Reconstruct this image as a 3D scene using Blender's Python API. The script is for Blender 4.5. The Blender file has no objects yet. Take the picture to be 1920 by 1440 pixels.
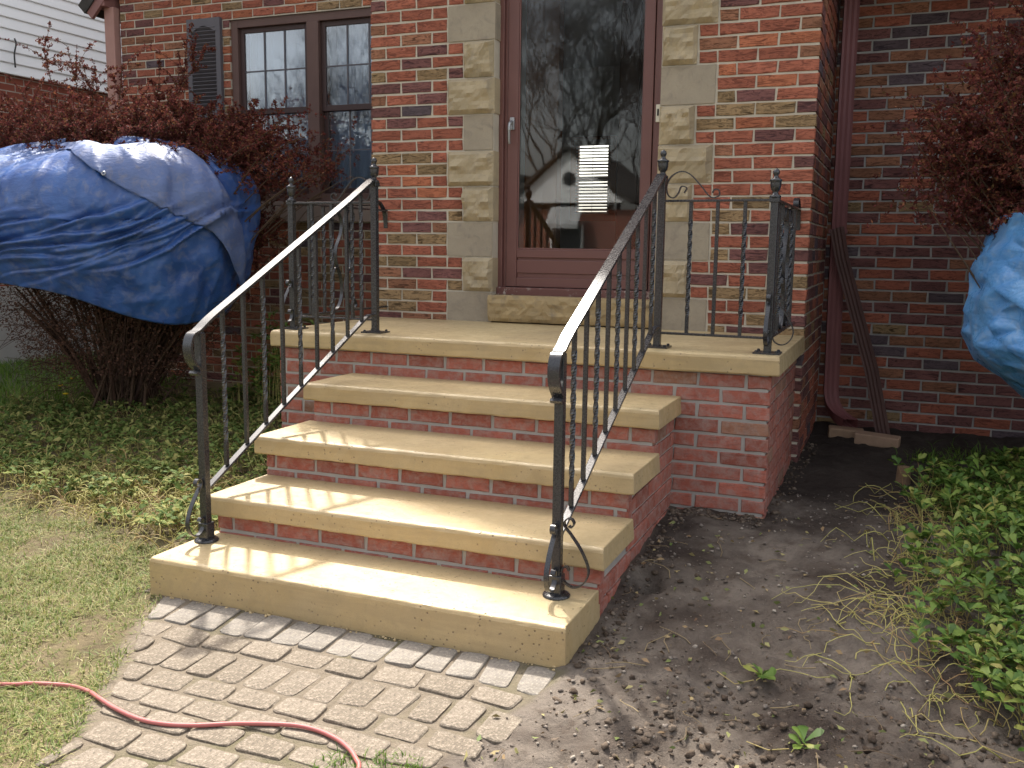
import bpy, math, random
import numpy as np
from mathutils import Vector, Matrix
random.seed(7); rng = np.random.default_rng(11)
R = math.radians
sc = bpy.context.scene
col = sc.collection

# ------------------------------------------------------------------ camera
cam_d = bpy.data.cameras.new('camera'); cam = bpy.data.objects.new('camera', cam_d); col.objects.link(cam)
CAM = Vector((2.9928, -4.0418, 1.2982))
yaw, pitch, roll = 0.3864, -0.1435, 0.0126
fw = Vector((-math.sin(yaw)*math.cos(pitch), math.cos(yaw)*math.cos(pitch), math.sin(pitch)))
rt = Vector((math.cos(yaw), math.sin(yaw), 0)); up = rt.cross(fw)
r2 = rt*math.cos(roll) + up*math.sin(roll); u2 = up*math.cos(roll) - rt*math.sin(roll)
cam.matrix_world = Matrix(((r2.x, u2.x, -fw.x, CAM.x), (r2.y, u2.y, -fw.y, CAM.y), (r2.z, u2.z, -fw.z, CAM.z), (0, 0, 0, 1)))
cam_d.sensor_width = 36; cam_d.lens = 1781.7/1920*36; cam_d.clip_end = 1000; cam_d.clip_start = .05
sc.camera = cam
# ------------------------------------------------------------------ sky, sun, exposure
SUN = Vector((-.47, .62, 1.0)).normalized()
wd = bpy.data.worlds.new('World'); sc.world = wd; wd.use_nodes = True
nt = wd.node_tree; bg = nt.nodes['Background']
sky = nt.nodes.new('ShaderNodeTexSky'); sky.sky_type = 'NISHITA'; sky.sun_disc = False
sky.sun_elevation = math.asin(SUN.z); sky.sun_rotation = math.atan2(SUN.x, SUN.y)
sky.dust_density = 5.0; sky.air_density = 1.0; sky.ozone_density = .6; sky.altitude = 100
hs = nt.nodes.new('ShaderNodeHueSaturation'); hs.inputs['Saturation'].default_value = .42   # thin bright haze
tn = nt.nodes.new('ShaderNodeMix'); tn.data_type = 'RGBA'; tn.blend_type = 'MULTIPLY'; tn.inputs[0].default_value = 1; tn.inputs[7].default_value = (1.04, 1.0, .95, 1)
nt.links.new(sky.outputs[0], hs.inputs['Color']); nt.links.new(hs.outputs[0], tn.inputs[6]); nt.links.new(tn.outputs[2], bg.inputs[0]); bg.inputs[1].default_value = .15
sl = bpy.data.lights.new('sun', 'SUN'); sl.energy = 2.7; sl.angle = R(1.8); sl.color = (1, .955, .88)
so = bpy.data.objects.new('sun', sl); col.objects.link(so)
so.rotation_euler = SUN.to_track_quat('Z', 'Y').to_euler(); so.location = (-8, 12, 20)
sc.view_settings.view_transform = 'Standard'; sc.view_settings.look = 'None'
sc.view_settings.gamma = 1; sc.view_settings.exposure = 1.62
sc.render.resolution_x = 1024; sc.render.resolution_y = 768

# ------------------------------------------------------------------ helpers
def vnoise(x, y, s=0):
    x = np.asarray(x, float); y = np.asarray(y, float)
    xi = np.floor(x).astype(np.int64); yi = np.floor(y).astype(np.int64); fx = x-xi; fy = y-yi
    fx = fx*fx*(3-2*fx); fy = fy*fy*(3-2*fy)
    def h(a, b):
        n = (a*374761393 + b*668265263 + s*974711) & 0x7fffffff
        n = ((n ^ (n >> 13))*1274126177) & 0x7fffffff
        return ((n ^ (n >> 16)) & 0xffff)/65535.0
    return (h(xi, yi)*(1-fx)+h(xi+1, yi)*fx)*(1-fy) + (h(xi, yi+1)*(1-fx)+h(xi+1, yi+1)*fx)*fy
def fbm(x, y, o=4, s=0):
    t = 0; a = .5; n = 0
    for i in range(o):
        t = t + a*vnoise(np.asarray(x)*2**i, np.asarray(y)*2**i, s+i*17); n += a; a *= .5
    return t/n
def sstep(t):
    t = np.clip(t, 0, 1); return t*t*(3-2*t)

class MB:
    def __init__(s): s.v = []; s.f = []; s.mi = []
    def add(s, vs, fs, m=0):
        b = len(s.v); s.v.extend([tuple(v) for v in vs]); s.f.extend([tuple(i+b for i in f) for f in fs]); s.mi.extend([m]*len(fs)); return s
    def box(s, a, b, m=0):
        x0, y0, z0 = a; x1, y1, z1 = b
        return s.add([(x0,y0,z0),(x1,y0,z0),(x1,y1,z0),(x0,y1,z0),(x0,y0,z1),(x1,y0,z1),(x1,y1,z1),(x0,y1,z1)],
                     [(0,3,2,1),(4,5,6,7),(0,1,5,4),(1,2,6,5),(2,3,7,6),(3,0,4,7)], m)
    def bar(s, p, q, w, d=None, upv=(0,0,1), m=0):
        p = Vector(p); q = Vector(q); d = w if d is None else d
        t = (q-p).normalized(); upv = Vector(upv)
        if abs(t.dot(upv)) > .98: upv = Vector((0,1,0))
        a = t.cross(upv).normalized()*w/2; b = a.normalized().cross(t).normalized()*d/2
        c = [p-a-b, p+a-b, p+a+b, p-a+b, q-a-b, q+a-b, q+a+b, q-a+b]
        return s.add(c, [(0,3,2,1),(4,5,6,7),(0,1,5,4),(1,2,6,5),(2,3,7,6),(3,0,4,7)], m)
    def tube(s, pts, r, n=8, cap=True, m=0):
        pts = [Vector(p) for p in pts]; N = len(pts); rr = r if hasattr(r, '__len__') else [r]*N
        vs = []; ref = None
        for i, p in enumerate(pts):
            t = (pts[min(i+1, N-1)]-pts[max(i-1, 0)]).normalized()
            if ref is None:
                ref = t.orthogonal().normalized()
            ref = (ref - t*ref.dot(t))
            ref = ref.normalized() if ref.length > 1e-6 else t.orthogonal().normalized()
            b = t.cross(ref)
            for k in range(n):
                a = 2*math.pi*k/n; vs.append(p + (ref*math.cos(a)+b*math.sin(a))*rr[i])
        fs = [(i*n+k, i*n+(k+1) % n, (i+1)*n+(k+1) % n, (i+1)*n+k) for i in range(N-1) for k in range(n)]
        if cap: fs += [tuple(range(n-1, -1, -1)), tuple((N-1)*n+k for k in range(n))]
        return s.add(vs, fs, m)
    def ribbon(s, pts, wv, w, t, m=0):
        pts = [Vector(p) for p in pts]; N = len(pts); wv = Vector(wv).normalized()*w/2; vs = []
        for i, p in enumerate(pts):
            tg = (pts[min(i+1, N-1)]-pts[max(i-1, 0)]).normalized(); nn = tg.cross(wv).normalized()*t/2
            vs += [p-wv-nn, p+wv-nn, p+wv+nn, p-wv+nn]
        fs = [(4*i+k, 4*i+(k+1) % 4, 4*i+4+(k+1) % 4, 4*i+4+k) for i in range(N-1) for k in range(4)]
        fs += [(3,2,1,0), tuple(4*(N-1)+k for k in range(4))]
        return s.add(vs, fs, m)
    def lathe(s, prof, c, n=14, m=0):
        c = Vector(c); vs = [c+Vector((r*math.cos(2*math.pi*k/n), r*math.sin(2*math.pi*k/n), z)) for r, z in prof for k in range(n)]
        L = len(prof); fs = [(i*n+k, i*n+(k+1) % n, (i+1)*n+(k+1) % n, (i+1)*n+k) for i in range(L-1) for k in range(n)]
        fs += [tuple(range(n-1, -1, -1)), tuple((L-1)*n+k for k in range(n))]
        return s.add(vs, fs, m)
    def mesh(s, name, mats, smooth=False):
        me = bpy.data.meshes.new(name); me.from_pydata(s.v, [], s.f)
        for mt in (mats if isinstance(mats, (list, tuple)) else [mats]): me.materials.append(mt)
        if any(s.mi): me.polygons.foreach_set('material_index', s.mi)
        if smooth: me.polygons.foreach_set('use_smooth', [True]*len(s.f))
        me.update(); return me
    def build(s, name, mats, parent=None, smooth=False, bevel=0, seg=2):
        o = link(name, s.mesh(name, mats, smooth), parent)
        if bevel:
            b = o.modifiers.new('bevel', 'BEVEL'); b.width = bevel; b.segments = seg; b.limit_method = 'ANGLE'; b.angle_limit = R(40)
        return o
WLOC = {}
def link(name, data, parent=None, loc=(0,0,0), rz=0, scale=None):
    o = bpy.data.objects.new(name, data); col.objects.link(o); o.location = loc
    if rz: o.rotation_euler = (0, 0, rz)
    if scale: o.scale = scale
    WLOC[o.name] = Vector(loc) if parent is None else WLOC.get(o.name, Vector(loc))
    if parent is not None:
        o.parent = parent; o.matrix_parent_inverse = Matrix.Translation(-WLOC[parent.name])
    return o
def empty(name, loc, label, cat, group=None):
    o = link(name, None, None, loc); o.empty_display_size = .1
    return tag(o, label, cat, group)
def tag(o, label=None, cat=None, group=None, kind=None):
    if label: o['label'] = label
    if cat: o['category'] = cat
    if group: o['group'] = group
    if kind: o['kind'] = kind
    return o
def np_mesh(name, V, F, mats, parent=None, smooth=False, mi=None):
    """V (n,3) F (m,k) arrays, fast"""
    me = bpy.data.meshes.new(name); V = np.ascontiguousarray(V, np.float32); F = np.ascontiguousarray(F, np.int32)
    m, k = F.shape
    me.vertices.add(len(V)); me.vertices.foreach_set('co', V.ravel())
    me.loops.add(m*k); me.loops.foreach_set('vertex_index', F.ravel())
    me.polygons.add(m); me.polygons.foreach_set('loop_start', np.arange(0, m*k, k, dtype=np.int32))
    me.polygons.foreach_set('loop_total', np.full(m, k, np.int32))
    for mt in (mats if isinstance(mats, (list, tuple)) else [mats]): me.materials.append(mt)
    if mi is not None: me.polygons.foreach_set('material_index', np.ascontiguousarray(mi, np.int32))
    if smooth: me.polygons.foreach_set('use_smooth', np.ones(m, bool))
    me.update(calc_edges=True); me.validate()
    return link(name, me, parent)
def crom(P, n=8):
    P = [Vector(p) for p in P]; Q = [P[0]*2-P[1]]+P+[P[-1]*2-P[-2]]; out = []
    for i in range(1, len(Q)-2):
        a, b, c, d = Q[i-1:i+3]
        for k in range(n):
            t = k/n; out.append(.5*((2*b)+(c-a)*t+(2*a-5*b+4*c-d)*t*t+(3*b-a-3*c+d)*t**3))
    out.append(P[-1]); return out

# ------------------------------------------------------------------ materials
class NT:
    def __init__(s, name):
        s.m = bpy.data.materials.new(name); s.m.use_nodes = True; s.t = s.m.node_tree
        s.b = s.t.nodes['Principled BSDF']; s.out = s.t.nodes['Material Output']
    def n(s, typ, **kw):
        nd = s.t.nodes.new('ShaderNode'+typ)
        for k, v in kw.items(): setattr(nd, k, v)
        return nd
    def l(s, a, b): s.t.links.new(a, b); return s
    def coord(s, scale=(1,1,1), kind='Object', off=False):
        c = s.n('TexCoord'); mp = s.n('Mapping'); mp.inputs['Scale'].default_value = scale
        s.l(c.outputs[kind], mp.inputs[0])
        if off:
            oi = s.n('ObjectInfo'); ge = s.n('NewGeometry'); ad = s.n('Math', operation='ADD'); s.l(oi.outputs['Random'], ad.inputs[0]); s.l(ge.outputs['Random Per Island'], ad.inputs[1])
            ml = s.n('Math', operation='MULTIPLY'); ml.inputs[1].default_value = 57.3; s.l(ad.outputs[0], ml.inputs[0])
            cb = s.n('CombineXYZ')
            for i in range(3): s.l(ml.outputs[0], cb.inputs[i])
            s.l(cb.outputs[0], mp.inputs['Location'])
        return mp.outputs[0]
    def noise(s, vec, scale, detail=4, rough=.55, dist=0):
        nd = s.n('TexNoise'); nd.inputs['Scale'].default_value = scale; nd.inputs['Detail'].default_value = detail
        nd.inputs['Roughness'].default_value = rough; nd.inputs['Distortion'].default_value = dist
        if vec is not None: s.l(vec, nd.inputs['Vector'])
        return nd.outputs['Fac']
    def ramp(s, fac, stops, interp='LINEAR'):
        r = s.n('ValToRGB'); r.color_ramp.interpolation = interp; e = r.color_ramp.elements
        while len(e) < len(stops): e.new(.5)
        for i, (p, c) in enumerate(stops):
            e[i].position = p; e[i].color = (*c, 1) if hasattr(c, '__len__') else (c, c, c, 1)
        s.l(fac, r.inputs[0]); return r.outputs[0]
    def mix(s, fac, a, b, mode='MIX'):
        m = s.n('Mix', data_type='RGBA', blend_type=mode)
        for sock, v in ((m.inputs[0], fac), (m.inputs[6], a), (m.inputs[7], b)):
            if hasattr(v, 'links'): s.l(v, sock)
            elif hasattr(v, '__len__'): sock.default_value = (*v, 1)
            else: sock.default_value = v
        return m.outputs[2]
    def math(s, op, a, b=None):
        m = s.n('Math', operation=op)
        for i, v in enumerate((a, b)):
            if v is None: continue
            if hasattr(v, 'links'): s.l(v, m.inputs[i])
            else: m.inputs[i].default_value = v
        return m.outputs[0]
    def bump(s, h, strength=.5, dist=.01, prev=None):
        b = s.n('Bump'); b.inputs['Strength'].default_value = strength; b.inputs['Distance'].default_value = dist
        s.l(h, b.inputs['Height'])
        if prev is not None: s.l(prev, b.inputs['Normal'])
        s.l(b.outputs[0], s.b.inputs['Normal']); return b.outputs[0]
    def base(s, c):
        if hasattr(c, 'links'): s.l(c, s.b.inputs['Base Color'])
        else: s.b.inputs['Base Color'].default_value = (*c, 1)
        return s
    def set(s, rough=.8, spec=.5, metal=0):
        s.b.inputs['Roughness'].default_value = rough; s.b.inputs['Specular IOR Level'].default_value = spec; s.b.inputs['Metallic'].default_value = metal; return s
def simple(name, c, rough=.7, spec=.4, var=.15, scale=8, bump=.0, bscale=60, bdist=.003, metal=0):
    k = NT(name); v = k.coord()
    n = k.noise(v, scale, 5); k.base(k.mix(n, tuple(x*(1-var) for x in c), tuple(min(1, x*(1+var)) for x in c))).set(rough, spec, metal)
    if bump: k.bump(k.noise(v, bscale, 5, .6), bump, bdist)
    return k.m

def brick_mat(name, c, dark, groove=1.0, smear=0):
    k = NT(name); v = k.coord((1,1,1), off=True)
    st = k.n('Mapping'); st.inputs['Scale'].default_value = (10, 10, 48); k.l(v, st.inputs[0])
    g = k.noise(st.outputs[0], 1.0, 5, .62, 1.1)
    line = k.ramp(g, [(.36, 0), (.46, 1), (.54, 1), (.58, .2), (.63, 1)])
    fine = k.noise(v, 190, 4, .7)
    big = k.noise(v, 11, 3)
    oi = k.n('ObjectInfo'); ge = k.n('NewGeometry')
    rv = k.math('FRACT', k.math('ADD', oi.outputs['Random'], ge.outputs['Random Per Island']))
    c0 = k.mix(rv, tuple(x*.80 for x in c), tuple(x*1.22 for x in c))
    c1 = k.mix(k.ramp(big, [(.35, 0), (.75, .55)]), c0, tuple(x*.62 for x in c))
    c2 = k.mix(k.ramp(k.noise(v, 70, 4, .75), [(.5, 0), (.72, .5)]), c1, tuple(x*.55 for x in c)); c2 = k.mix(k.ramp(fine, [(.55, 0), (.9, .45)]), c2, (c[0]*1.35+.03, c[1]*1.5+.03, c[2]*1.5+.03))
    c3 = k.mix(k.math('MULTIPLY', k.math('SUBTRACT', 1.0, line), .75*groove), c2, dark)
    if smear:      # mortar wiped over the new brick faces
        sm = k.math('MULTIPLY', k.ramp(k.noise(v, 26, 5, .7, .5), [(.42, 0), (.68, 1)]), smear); c3 = k.mix(sm, c3, (.36, .29, .255))
    k.base(c3).set(.88, .2)
    b = k.bump(line, .55*groove, .006); k.bump(fine, .35, .0025, b)
    return k.m
BR = {'R': brick_mat('brick_red', (.375, .126, .078), (.095, .03, .022)),
      'O': brick_mat('brick_orange', (.43, .15, .078), (.09, .025, .016)),
      'P': brick_mat('brick_plum', (.205, .09, .080), (.03, .014, .018)),
      'T': brick_mat('brick_tan', (.325, .215, .112), (.05, .03, .014), 1.15),
      'B': brick_mat('brick_brown', (.315, .145, .085), (.05, .02, .012)),
      'G': brick_mat('brick_slate', (.125, .092, .10), (.03, .022, .028)),
      'S': brick_mat('brick_new_red', (.37, .118, .082), (.17, .06, .048), .5, .55),
      'U': brick_mat('brick_new_brown', (.30, .145, .09), (.14, .06, .045), .5, .5)}
CODES = list(BR)
def mortar(name, c, c2):
    k = NT(name); v = k.coord()
    n = k.noise(v, 9, 5); f = k.noise(v, 240, 3, .7)
    k.base(k.mix(k.ramp(n, [(.3, 0), (.75, 1)]), c, c2)).set(.95, .15)
    k.bump(f, .5, .003); return k.m
M_MORT = mortar('mortar_house', (.56, .50, .40), (.43, .385, .31))
M_MORT2 = mortar('mortar_new', (.41, .38, .345), (.31, .285, .26)); M_MORT3 = mortar('mortar_grey_shaded', (.40, .385, .36), (.26, .25, .235))  # the grey recess mortar is darkened to carry the shade there
def stone_mat(name, a, b, stain, sr=.5):
    k = NT(name); v = k.coord((1,1,1), off=True)
    n = k.noise(v, 5, 6, .6, .4); f = k.noise(v, 110, 5, .7); s2 = k.noise(v, 14, 4, .6, .8)
    c = k.mix(k.ramp(n, [(.3, 0), (.7, 1)]), a, b)
    c = k.mix(k.ramp(s2, [(.52, 0), (.72, sr)]), c, stain)
    c = k.mix(k.ramp(f, [(.3, .25), (.5, 0)]), c, tuple(x*.55 for x in a))
    k.base(c).set(.92, .2); b1 = k.bump(s2, .3, .012); k.bump(f, .4, .003, b1); return k.m
M_STR = stone_mat('sandstone_rough', (.46, .37, .235), (.36, .295, .195), (.27, .225, .17))
M_STS = stone_mat('sandstone_smooth', (.36, .305, .225), (.29, .245, .185), (.20, .17, .14), .6)
M_SILL = stone_mat('sandstone_sill', (.40, .29, .145), (.30, .225, .125), (.19, .155, .11), .7)
def conc_mat():
    k = NT('tan_concrete'); v = k.coord()
    n = k.noise(v, 3.2, 6, .6, .5); f = k.noise(v, 260, 4, .7); mid = k.noise(v, 22, 5, .62)
    hb = k.n('SeparateXYZ'); k.l(v, hb.inputs[0])
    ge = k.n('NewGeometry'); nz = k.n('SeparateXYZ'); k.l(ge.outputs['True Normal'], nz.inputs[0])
    top = k.ramp(nz.outputs[2], [(.55, 0), (.9, 1)])       # up-facing surfaces take a creamier mix than the upright faces
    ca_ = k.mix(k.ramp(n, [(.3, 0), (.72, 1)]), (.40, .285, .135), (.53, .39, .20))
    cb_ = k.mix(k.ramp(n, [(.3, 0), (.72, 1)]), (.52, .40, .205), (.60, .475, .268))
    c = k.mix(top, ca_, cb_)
    c = k.mix(k.ramp(k.noise(v, 1.3, 4, .6, .8), [(.45, 0), (.62, .45)]), c, (.44, .34, .20))
    c = k.mix(k.ramp(mid, [(.5, 0), (.72, .5)]), c, (.36, .27, .145))
    c = k.mix(k.ramp(f, [(.35, .35), (.5, 0)]), c, (.30, .22, .12))
    # formwork stain streaks run along the slab faces
    st = k.n('Mapping'); st.inputs['Scale'].default_value = (2.0, 2.0, 26); k.l(v, st.inputs[0])
    s = k.noise(st.outputs[0], 1.0, 4, .6, .6); c = k.mix(k.ramp(s, [(.48, 0), (.62, .5)]), c, (.36, .265, .14))
    vo = k.n('TexVoronoi'); vo.inputs['Scale'].default_value = 46; k.l(v, vo.inputs['Vector'])
    wn = k.noise(v, 6, 2)
    pit = k.math('MULTIPLY', k.ramp(vo.outputs['Distance'], [(.08, 1), (.2, 0)]), k.ramp(wn, [(.46, 0), (.54, 1)]))
    c = k.mix(k.math('MULTIPLY', pit, .85), c, (.15, .105, .06))
    k.base(c).set(.5, .45)
    k.l(k.ramp(mid, [(.35, .34), (.7, .6)]), k.b.inputs['Roughness'])
    b = k.bump(f, .25, .0015); b = k.bump(k.math('SUBTRACT', 1.0, pit), .5, .004, b); k.bump(mid, .25, .006, b); return k.m
M_CONC = conc_mat()
def iron_mat():
    k = NT('wrought_iron_paint'); v = k.coord(); f = k.noise(v, 130, 4, .6); n = k.noise(v, 9, 4)
    k.base(k.mix(n, (.018, .018, .0205), (.030, .030, .034)))
    k.set(.3, .7, .0); k.l(k.ramp(f, [(.3, .2), (.8, .38)]), k.b.inputs['Roughness']); k.bump(f, .07, .002); return k.m
M_IRON = iron_mat()
M_BROWN = simple('brown_door_paint', (.145, .062, .052), .42, .45, .12, 6, .08, 90, .001)
M_TRIM = simple('brown_trim_paint', (.12, .07, .058), .6, .35, .18, 6, .1, 60, .001)
M_SILLW = simple('beige_brown_sill', (.24, .185, .155), .7, .3, .14, 5, .12, 50, .001)
M_PIPE = simple('downspout_paint', (.17, .062, .062), .55, .4, .25, 5, .12, 40, .002)
M_PINK = simple('faded_trim_paint', (.42, .24, .20), .65, .3, .15, 6, .1, 60, .001)
M_SASH = simple('dark_sash_paint', (.055, .030, .027), .5, .4, .1, 6)
M_SHUT = simple('shutter_vinyl', (.115, .108, .118), .6, .35, .1, 8, .08, 90, .001)
M_GUT = simple('gutter_paint', (.26, .125, .11), .5, .4, .15, 6)
M_WHITE = simple('white_vinyl_siding', (.88, .89, .90), .6, .3, .04, 3)
M_ALU = simple('aluminium', (.36, .37, .38), .35, .5, .1, 9, metal=.8)
M_IVORY = simple('ivory_plastic', (.62, .58, .46), .4, .4, .05)
M_BLACK = simple('black_plastic', (.01, .01, .011), .5, .4, .1)
M_ROOF = simple('roof_shingles', (.06, .055, .05), .95, .2, .35, 30, .6, 60, .01)
M_WALLIN = simple('interior_paint', (.62, .62, .6), .85, .2, .05)
M_WOOD = simple('interior_oak', (.30, .12, .045), .45, .4, .3, 4)
M_FLOOR = simple('interior_floor', (.16, .09, .05), .5, .4, .3, 5)
M_CURT = simple('sheer_curtain', (.50, .52, .55), .95, .1, .05, 20)
M_FOUND = simple('grey_block_foundation', (.42, .41, .39), .95, .2, .15, 4, .3, 40, .004)
def wallbrick_tex(name, cs, mo, sc_=1.0):
    k = NT(name); c = k.n('TexCoord'); sp = k.n('SeparateXYZ'); k.l(c.outputs['Object'], sp.inputs[0])
    ad = k.math('ADD', sp.outputs[0], sp.outputs[1]); cb = k.n('CombineXYZ'); k.l(ad, cb.inputs[0]); k.l(sp.outputs[2], cb.inputs[1])
    b = k.n('TexBrick'); k.l(cb.outputs[0], b.inputs['Vector']); b.inputs['Scale'].default_value = sc_
    b.inputs['Brick Width'].default_value = .2032; b.inputs['Row Height'].default_value = .0677; b.inputs['Mortar Size'].default_value = .0055
    b.inputs['Color1'].default_value = (*cs[0], 1); b.inputs['Color2'].default_value = (*cs[1], 1); b.inputs['Mortar'].default_value = (*mo, 1)
    n = k.noise(c.outputs['Object'], 14, 4); k.base(k.mix(k.ramp(n, [(.3, 0), (.8, .5)]), b.outputs[0], tuple(x*.6 for x in cs[0]))).set(.9, .2)
    k.bump(b.outputs['Fac'], -.4, .006); return k.m
M_BTEX = wallbrick_tex('upper_brickwork', ((.27, .062, .042), (.17, .08, .05)), (.45, .40, .32))
M_BTEX2 = wallbrick_tex('neighbour_brickwork', ((.26, .075, .045), (.2, .06, .04)), (.35, .31, .26))
def glass_mat(name, refl, tint=(.92, .95, .95)):
    k = NT(name); k.t.nodes.remove(k.b)
    tr = k.n('BsdfTransparent'); tr.inputs[0].default_value = (*tint, 1); gl = k.n('BsdfGlossy'); gl.inputs['Roughness'].default_value = .02; gl.inputs[0].default_value = (1, 1, 1, 1)
    fr = k.n('Fresnel'); fr.inputs[0].default_value = 1.5
    f = k.math('MINIMUM', k.math('ADD', k.math('MULTIPLY', fr.outputs[0], 1.0), refl), 1.0)
    mx = k.n('MixShader'); k.l(f, mx.inputs[0]); k.l(tr.outputs[0], mx.inputs[1]); k.l(gl.outputs[0], mx.inputs[2]); k.l(mx.outputs[0], k.out.inputs[0]); return k.m
M_GLASS = glass_mat('storm_door_glass', .0)
M_GLASSW = glass_mat('window_glass', .10, (.80, .86, .92))
def isl(name, stops, rough=.7, spec=.3, trans=0, nscale=0):
    k = NT(name); ge = k.n('NewGeometry'); k.base(k.ramp(ge.outputs['Random Per Island'], stops)).set(rough, spec)
    if trans:
        k.b.inputs['Transmission Weight'].default_value = 0
        d = k.n('BsdfTranslucent'); c = k.ramp(ge.outputs['Random Per Island'], stops); k.l(c, d.inputs[0])
        mx = k.n('MixShader'); mx.inputs[0].default_value = trans; k.l(k.b.outputs[0], mx.inputs[1]); k.l(d.outputs[0], mx.inputs[2]); k.l(mx.outputs[0], k.out.inputs[0])
    return k.m
M_BARB = isl('barberry_leaf', [(0, (.075, .022, .022)), (.35, (.135, .034, .030)), (.7, (.18, .055, .042)), (.88, (.09, .06, .022)), (1, (.30, .12, .06))], .75, .12, .3)
M_TWIG = isl('barberry_twig', [(0, (.045, .026, .02)), (1, (.10, .055, .035))], .9, .2)
M_BARK = simple('tree_bark', (.035, .028, .023), .95, .15, .3, 12)
M_STEM = simple('woody_stem', (.10, .065, .042), .95, .2, .35, 20, .5, 80, .004)
M_PACH = isl('pachysandra_leaf', [(0, (.05, .105, .018)), (.4, (.105, .19, .034)), (.75, (.175, .25, .046)), (.93, (.27, .30, .07)), (1, (.32, .27, .08))], .5, .3, .25)
M_PACHW = isl('wilted_leaf', [(0, (.06, .105, .024)), (.4, (.115, .165, .04)), (.75, (.20, .225, .062)), (1, (.32, .29, .10))], .7, .15, .25)
M_RUN = isl('runner_stem', [(0, (.34, .32, .09)), (.6, (.42, .37, .13)), (1, (.28, .16, .08))], .6, .3)
M_GRASS = isl('dry_lawn_blade', [(0, (.09, .15, .022)), (.45, (.17, .215, .045)), (.7, (.28, .265, .09)), (1, (.40, .34, .17))], .6, .3, .3)
M_GRASSG = isl('green_blade', [(0, (.05, .12, .012)), (.5, (.10, .20, .02)), (1, (.18, .26, .04))], .5, .35, .35)
# ------------------------------------------------------------------ ground
def gz(x, y):
    x = np.asarray(x, float); y = np.asarray(y, float)
    rise = .15*sstep((y+1.55)/1.6) + .05*sstep((y-.2)/2.2)
    return rise*(.55+.45*sstep((x+.6)/2.6))
def lawn_mask(x, y):      # 1 on the lawn side of the walk
    x = np.asarray(x, float); y = np.asarray(y, float)
    edge = np.where(y < -1.39, .50 + (-1.39-y)*.56, .47) + .04*(fbm(y*8, x*2, 3, 8)-.5)
    return sstep((edge - x)/.05 + .5)
def soil_mask(x, y):
    x = np.asarray(x, float); y = np.asarray(y, float)
    edge = np.where(y < -1.42, 2.125 + (y+1.42)*.22, 2.09) + .05*(fbm(y*9, x*3, 3, 5)-.5)
    return sstep((x-edge)/.05 + .5)
def ground_h(x, y):
    z = gz(x, y); s = soil_mask(x, y); l = lawn_mask(x, y)
    big = fbm(x*3.1, y*3.1, 4, 2)-.5; mid = fbm(x*14, y*14, 3, 9)-.5; fin = fbm(x*42, y*42, 3, 31)-.5
    rough = .45 + .75*sstep((x-2.35)/.6 + (-1.1-y)*.9)
    z = z + s*(.045*big + .026*mid + .044*rough*np.maximum(fin, -.15) + .008)
    z = z + l*(.025*big + .01*mid)
    z = z + (1-s)*(1-l)*(.0065+.005*mid)
    z = z - .14*np.exp(-(((x-2.20)/.05)**2+((y+.76)/.055)**2)) + .03*np.exp(-(((x-2.2)/.12)**2+((y+.72)/.1)**2))
    z = z - .03*np.exp(-(((x-2.60)/.09)**2+((y+1.35)/.05)**2))
    return z
def axis(a, b, st, far):
    m = list(np.arange(a, b+1e-6, st)); g = [.1, .25, .5, 1, 2, 4, 8, 16, 32, 64, far]
    return np.array([a-k for k in g[::-1]] + m + [b+k for k in g])
xs = axis(-3.3, 4.4, .02, 220); ys = axis(-2.9, 2.4, .02, 220)
XX, YY = np.meshgrid(xs, ys); ZZ = ground_h(XX, YY)
nx, ny = len(xs), len(ys)
idx = np.arange(nx*ny).reshape(ny, nx)
F = np.stack([idx[:-1, :-1], idx[:-1, 1:], idx[1:, 1:], idx[1:, :-1]], -1).reshape(-1, 4)
def ground_mat():
    k = NT('bare_ground'); v = k.coord()
    at = k.n('Attribute', attribute_name='zone'); sp = k.n('SeparateColor'); k.l(at.outputs['Color'], sp.inputs[0])
    n = k.noise(v, 2.6, 6, .62, .3); f = k.noise(v, 70, 5, .7); m = k.noise(v, 15, 5, .6)
    soil = k.mix(k.ramp(n, [(.38, 0), (.60, 1)]), (.055, .042, .034), (.175, .146, .12))
    soil = k.mix(k.ramp(m, [(.52, 0), (.68, .7)]), soil, (.075, .056, .043))
    soil = k.mix(k.ramp(f, [(.62, 0), (.78, .6)]), soil, (.27, .24, .2))
    lawn = k.mix(k.ramp(n, [(.35, 0), (.65, 1)]), (.10, .078, .045), (.19, .15, .088))
    lawn = k.mix(k.ramp(m, [(.5, 0), (.7, .6)]), lawn, (.12, .125, .04))
    joint = k.mix(m, (.16, .13, .095), (.23, .19, .145))
    joint = k.mix(k.ramp(n, [(.5, 0), (.62, .5)]), joint, (.085, .085, .03))
    c = k.mix(sp.outputs[0], joint, soil); c = k.mix(sp.outputs[1], c, lawn)
    c = k.mix(sp.outputs[2], c, (.13, .125, .095)); c = k.mix(at.outputs['Alpha'], c, (.028, .021, .018))
    k.base(c).set(.95, .15); b = k.bump(m, .6, .02); b = k.bump(f, .9, .010, b); k.bump(k.noise(v, 210, 4, .7), .6, .004, b); return k.m
g = np_mesh('ground', np.stack([XX, YY, ZZ], -1).reshape(-1, 3), F, ground_mat(), smooth=True); tag(g, kind='structure')
ca = g.data.color_attributes.new('zone', 'FLOAT_COLOR', 'POINT')
S = soil_mask(XX, YY); L = lawn_mask(XX, YY); far = ((np.abs(XX-.5) > 4.2) | (YY < -3.2)).astype(float)
soil_dark = S*np.clip(sstep((YY-.15+.5*(fbm(XX*2.4, YY*2.4, 3, 91)-.5))/.5)+.75*np.exp(-((XX-2.18)/.10)**2)*sstep((YY+1.5)/.4)*sstep((fbm(XX*5, YY*5, 3, 61)-.35)/.2), 0, 1)*.8  # darkens the soil towards the house wall and along the step side
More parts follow.
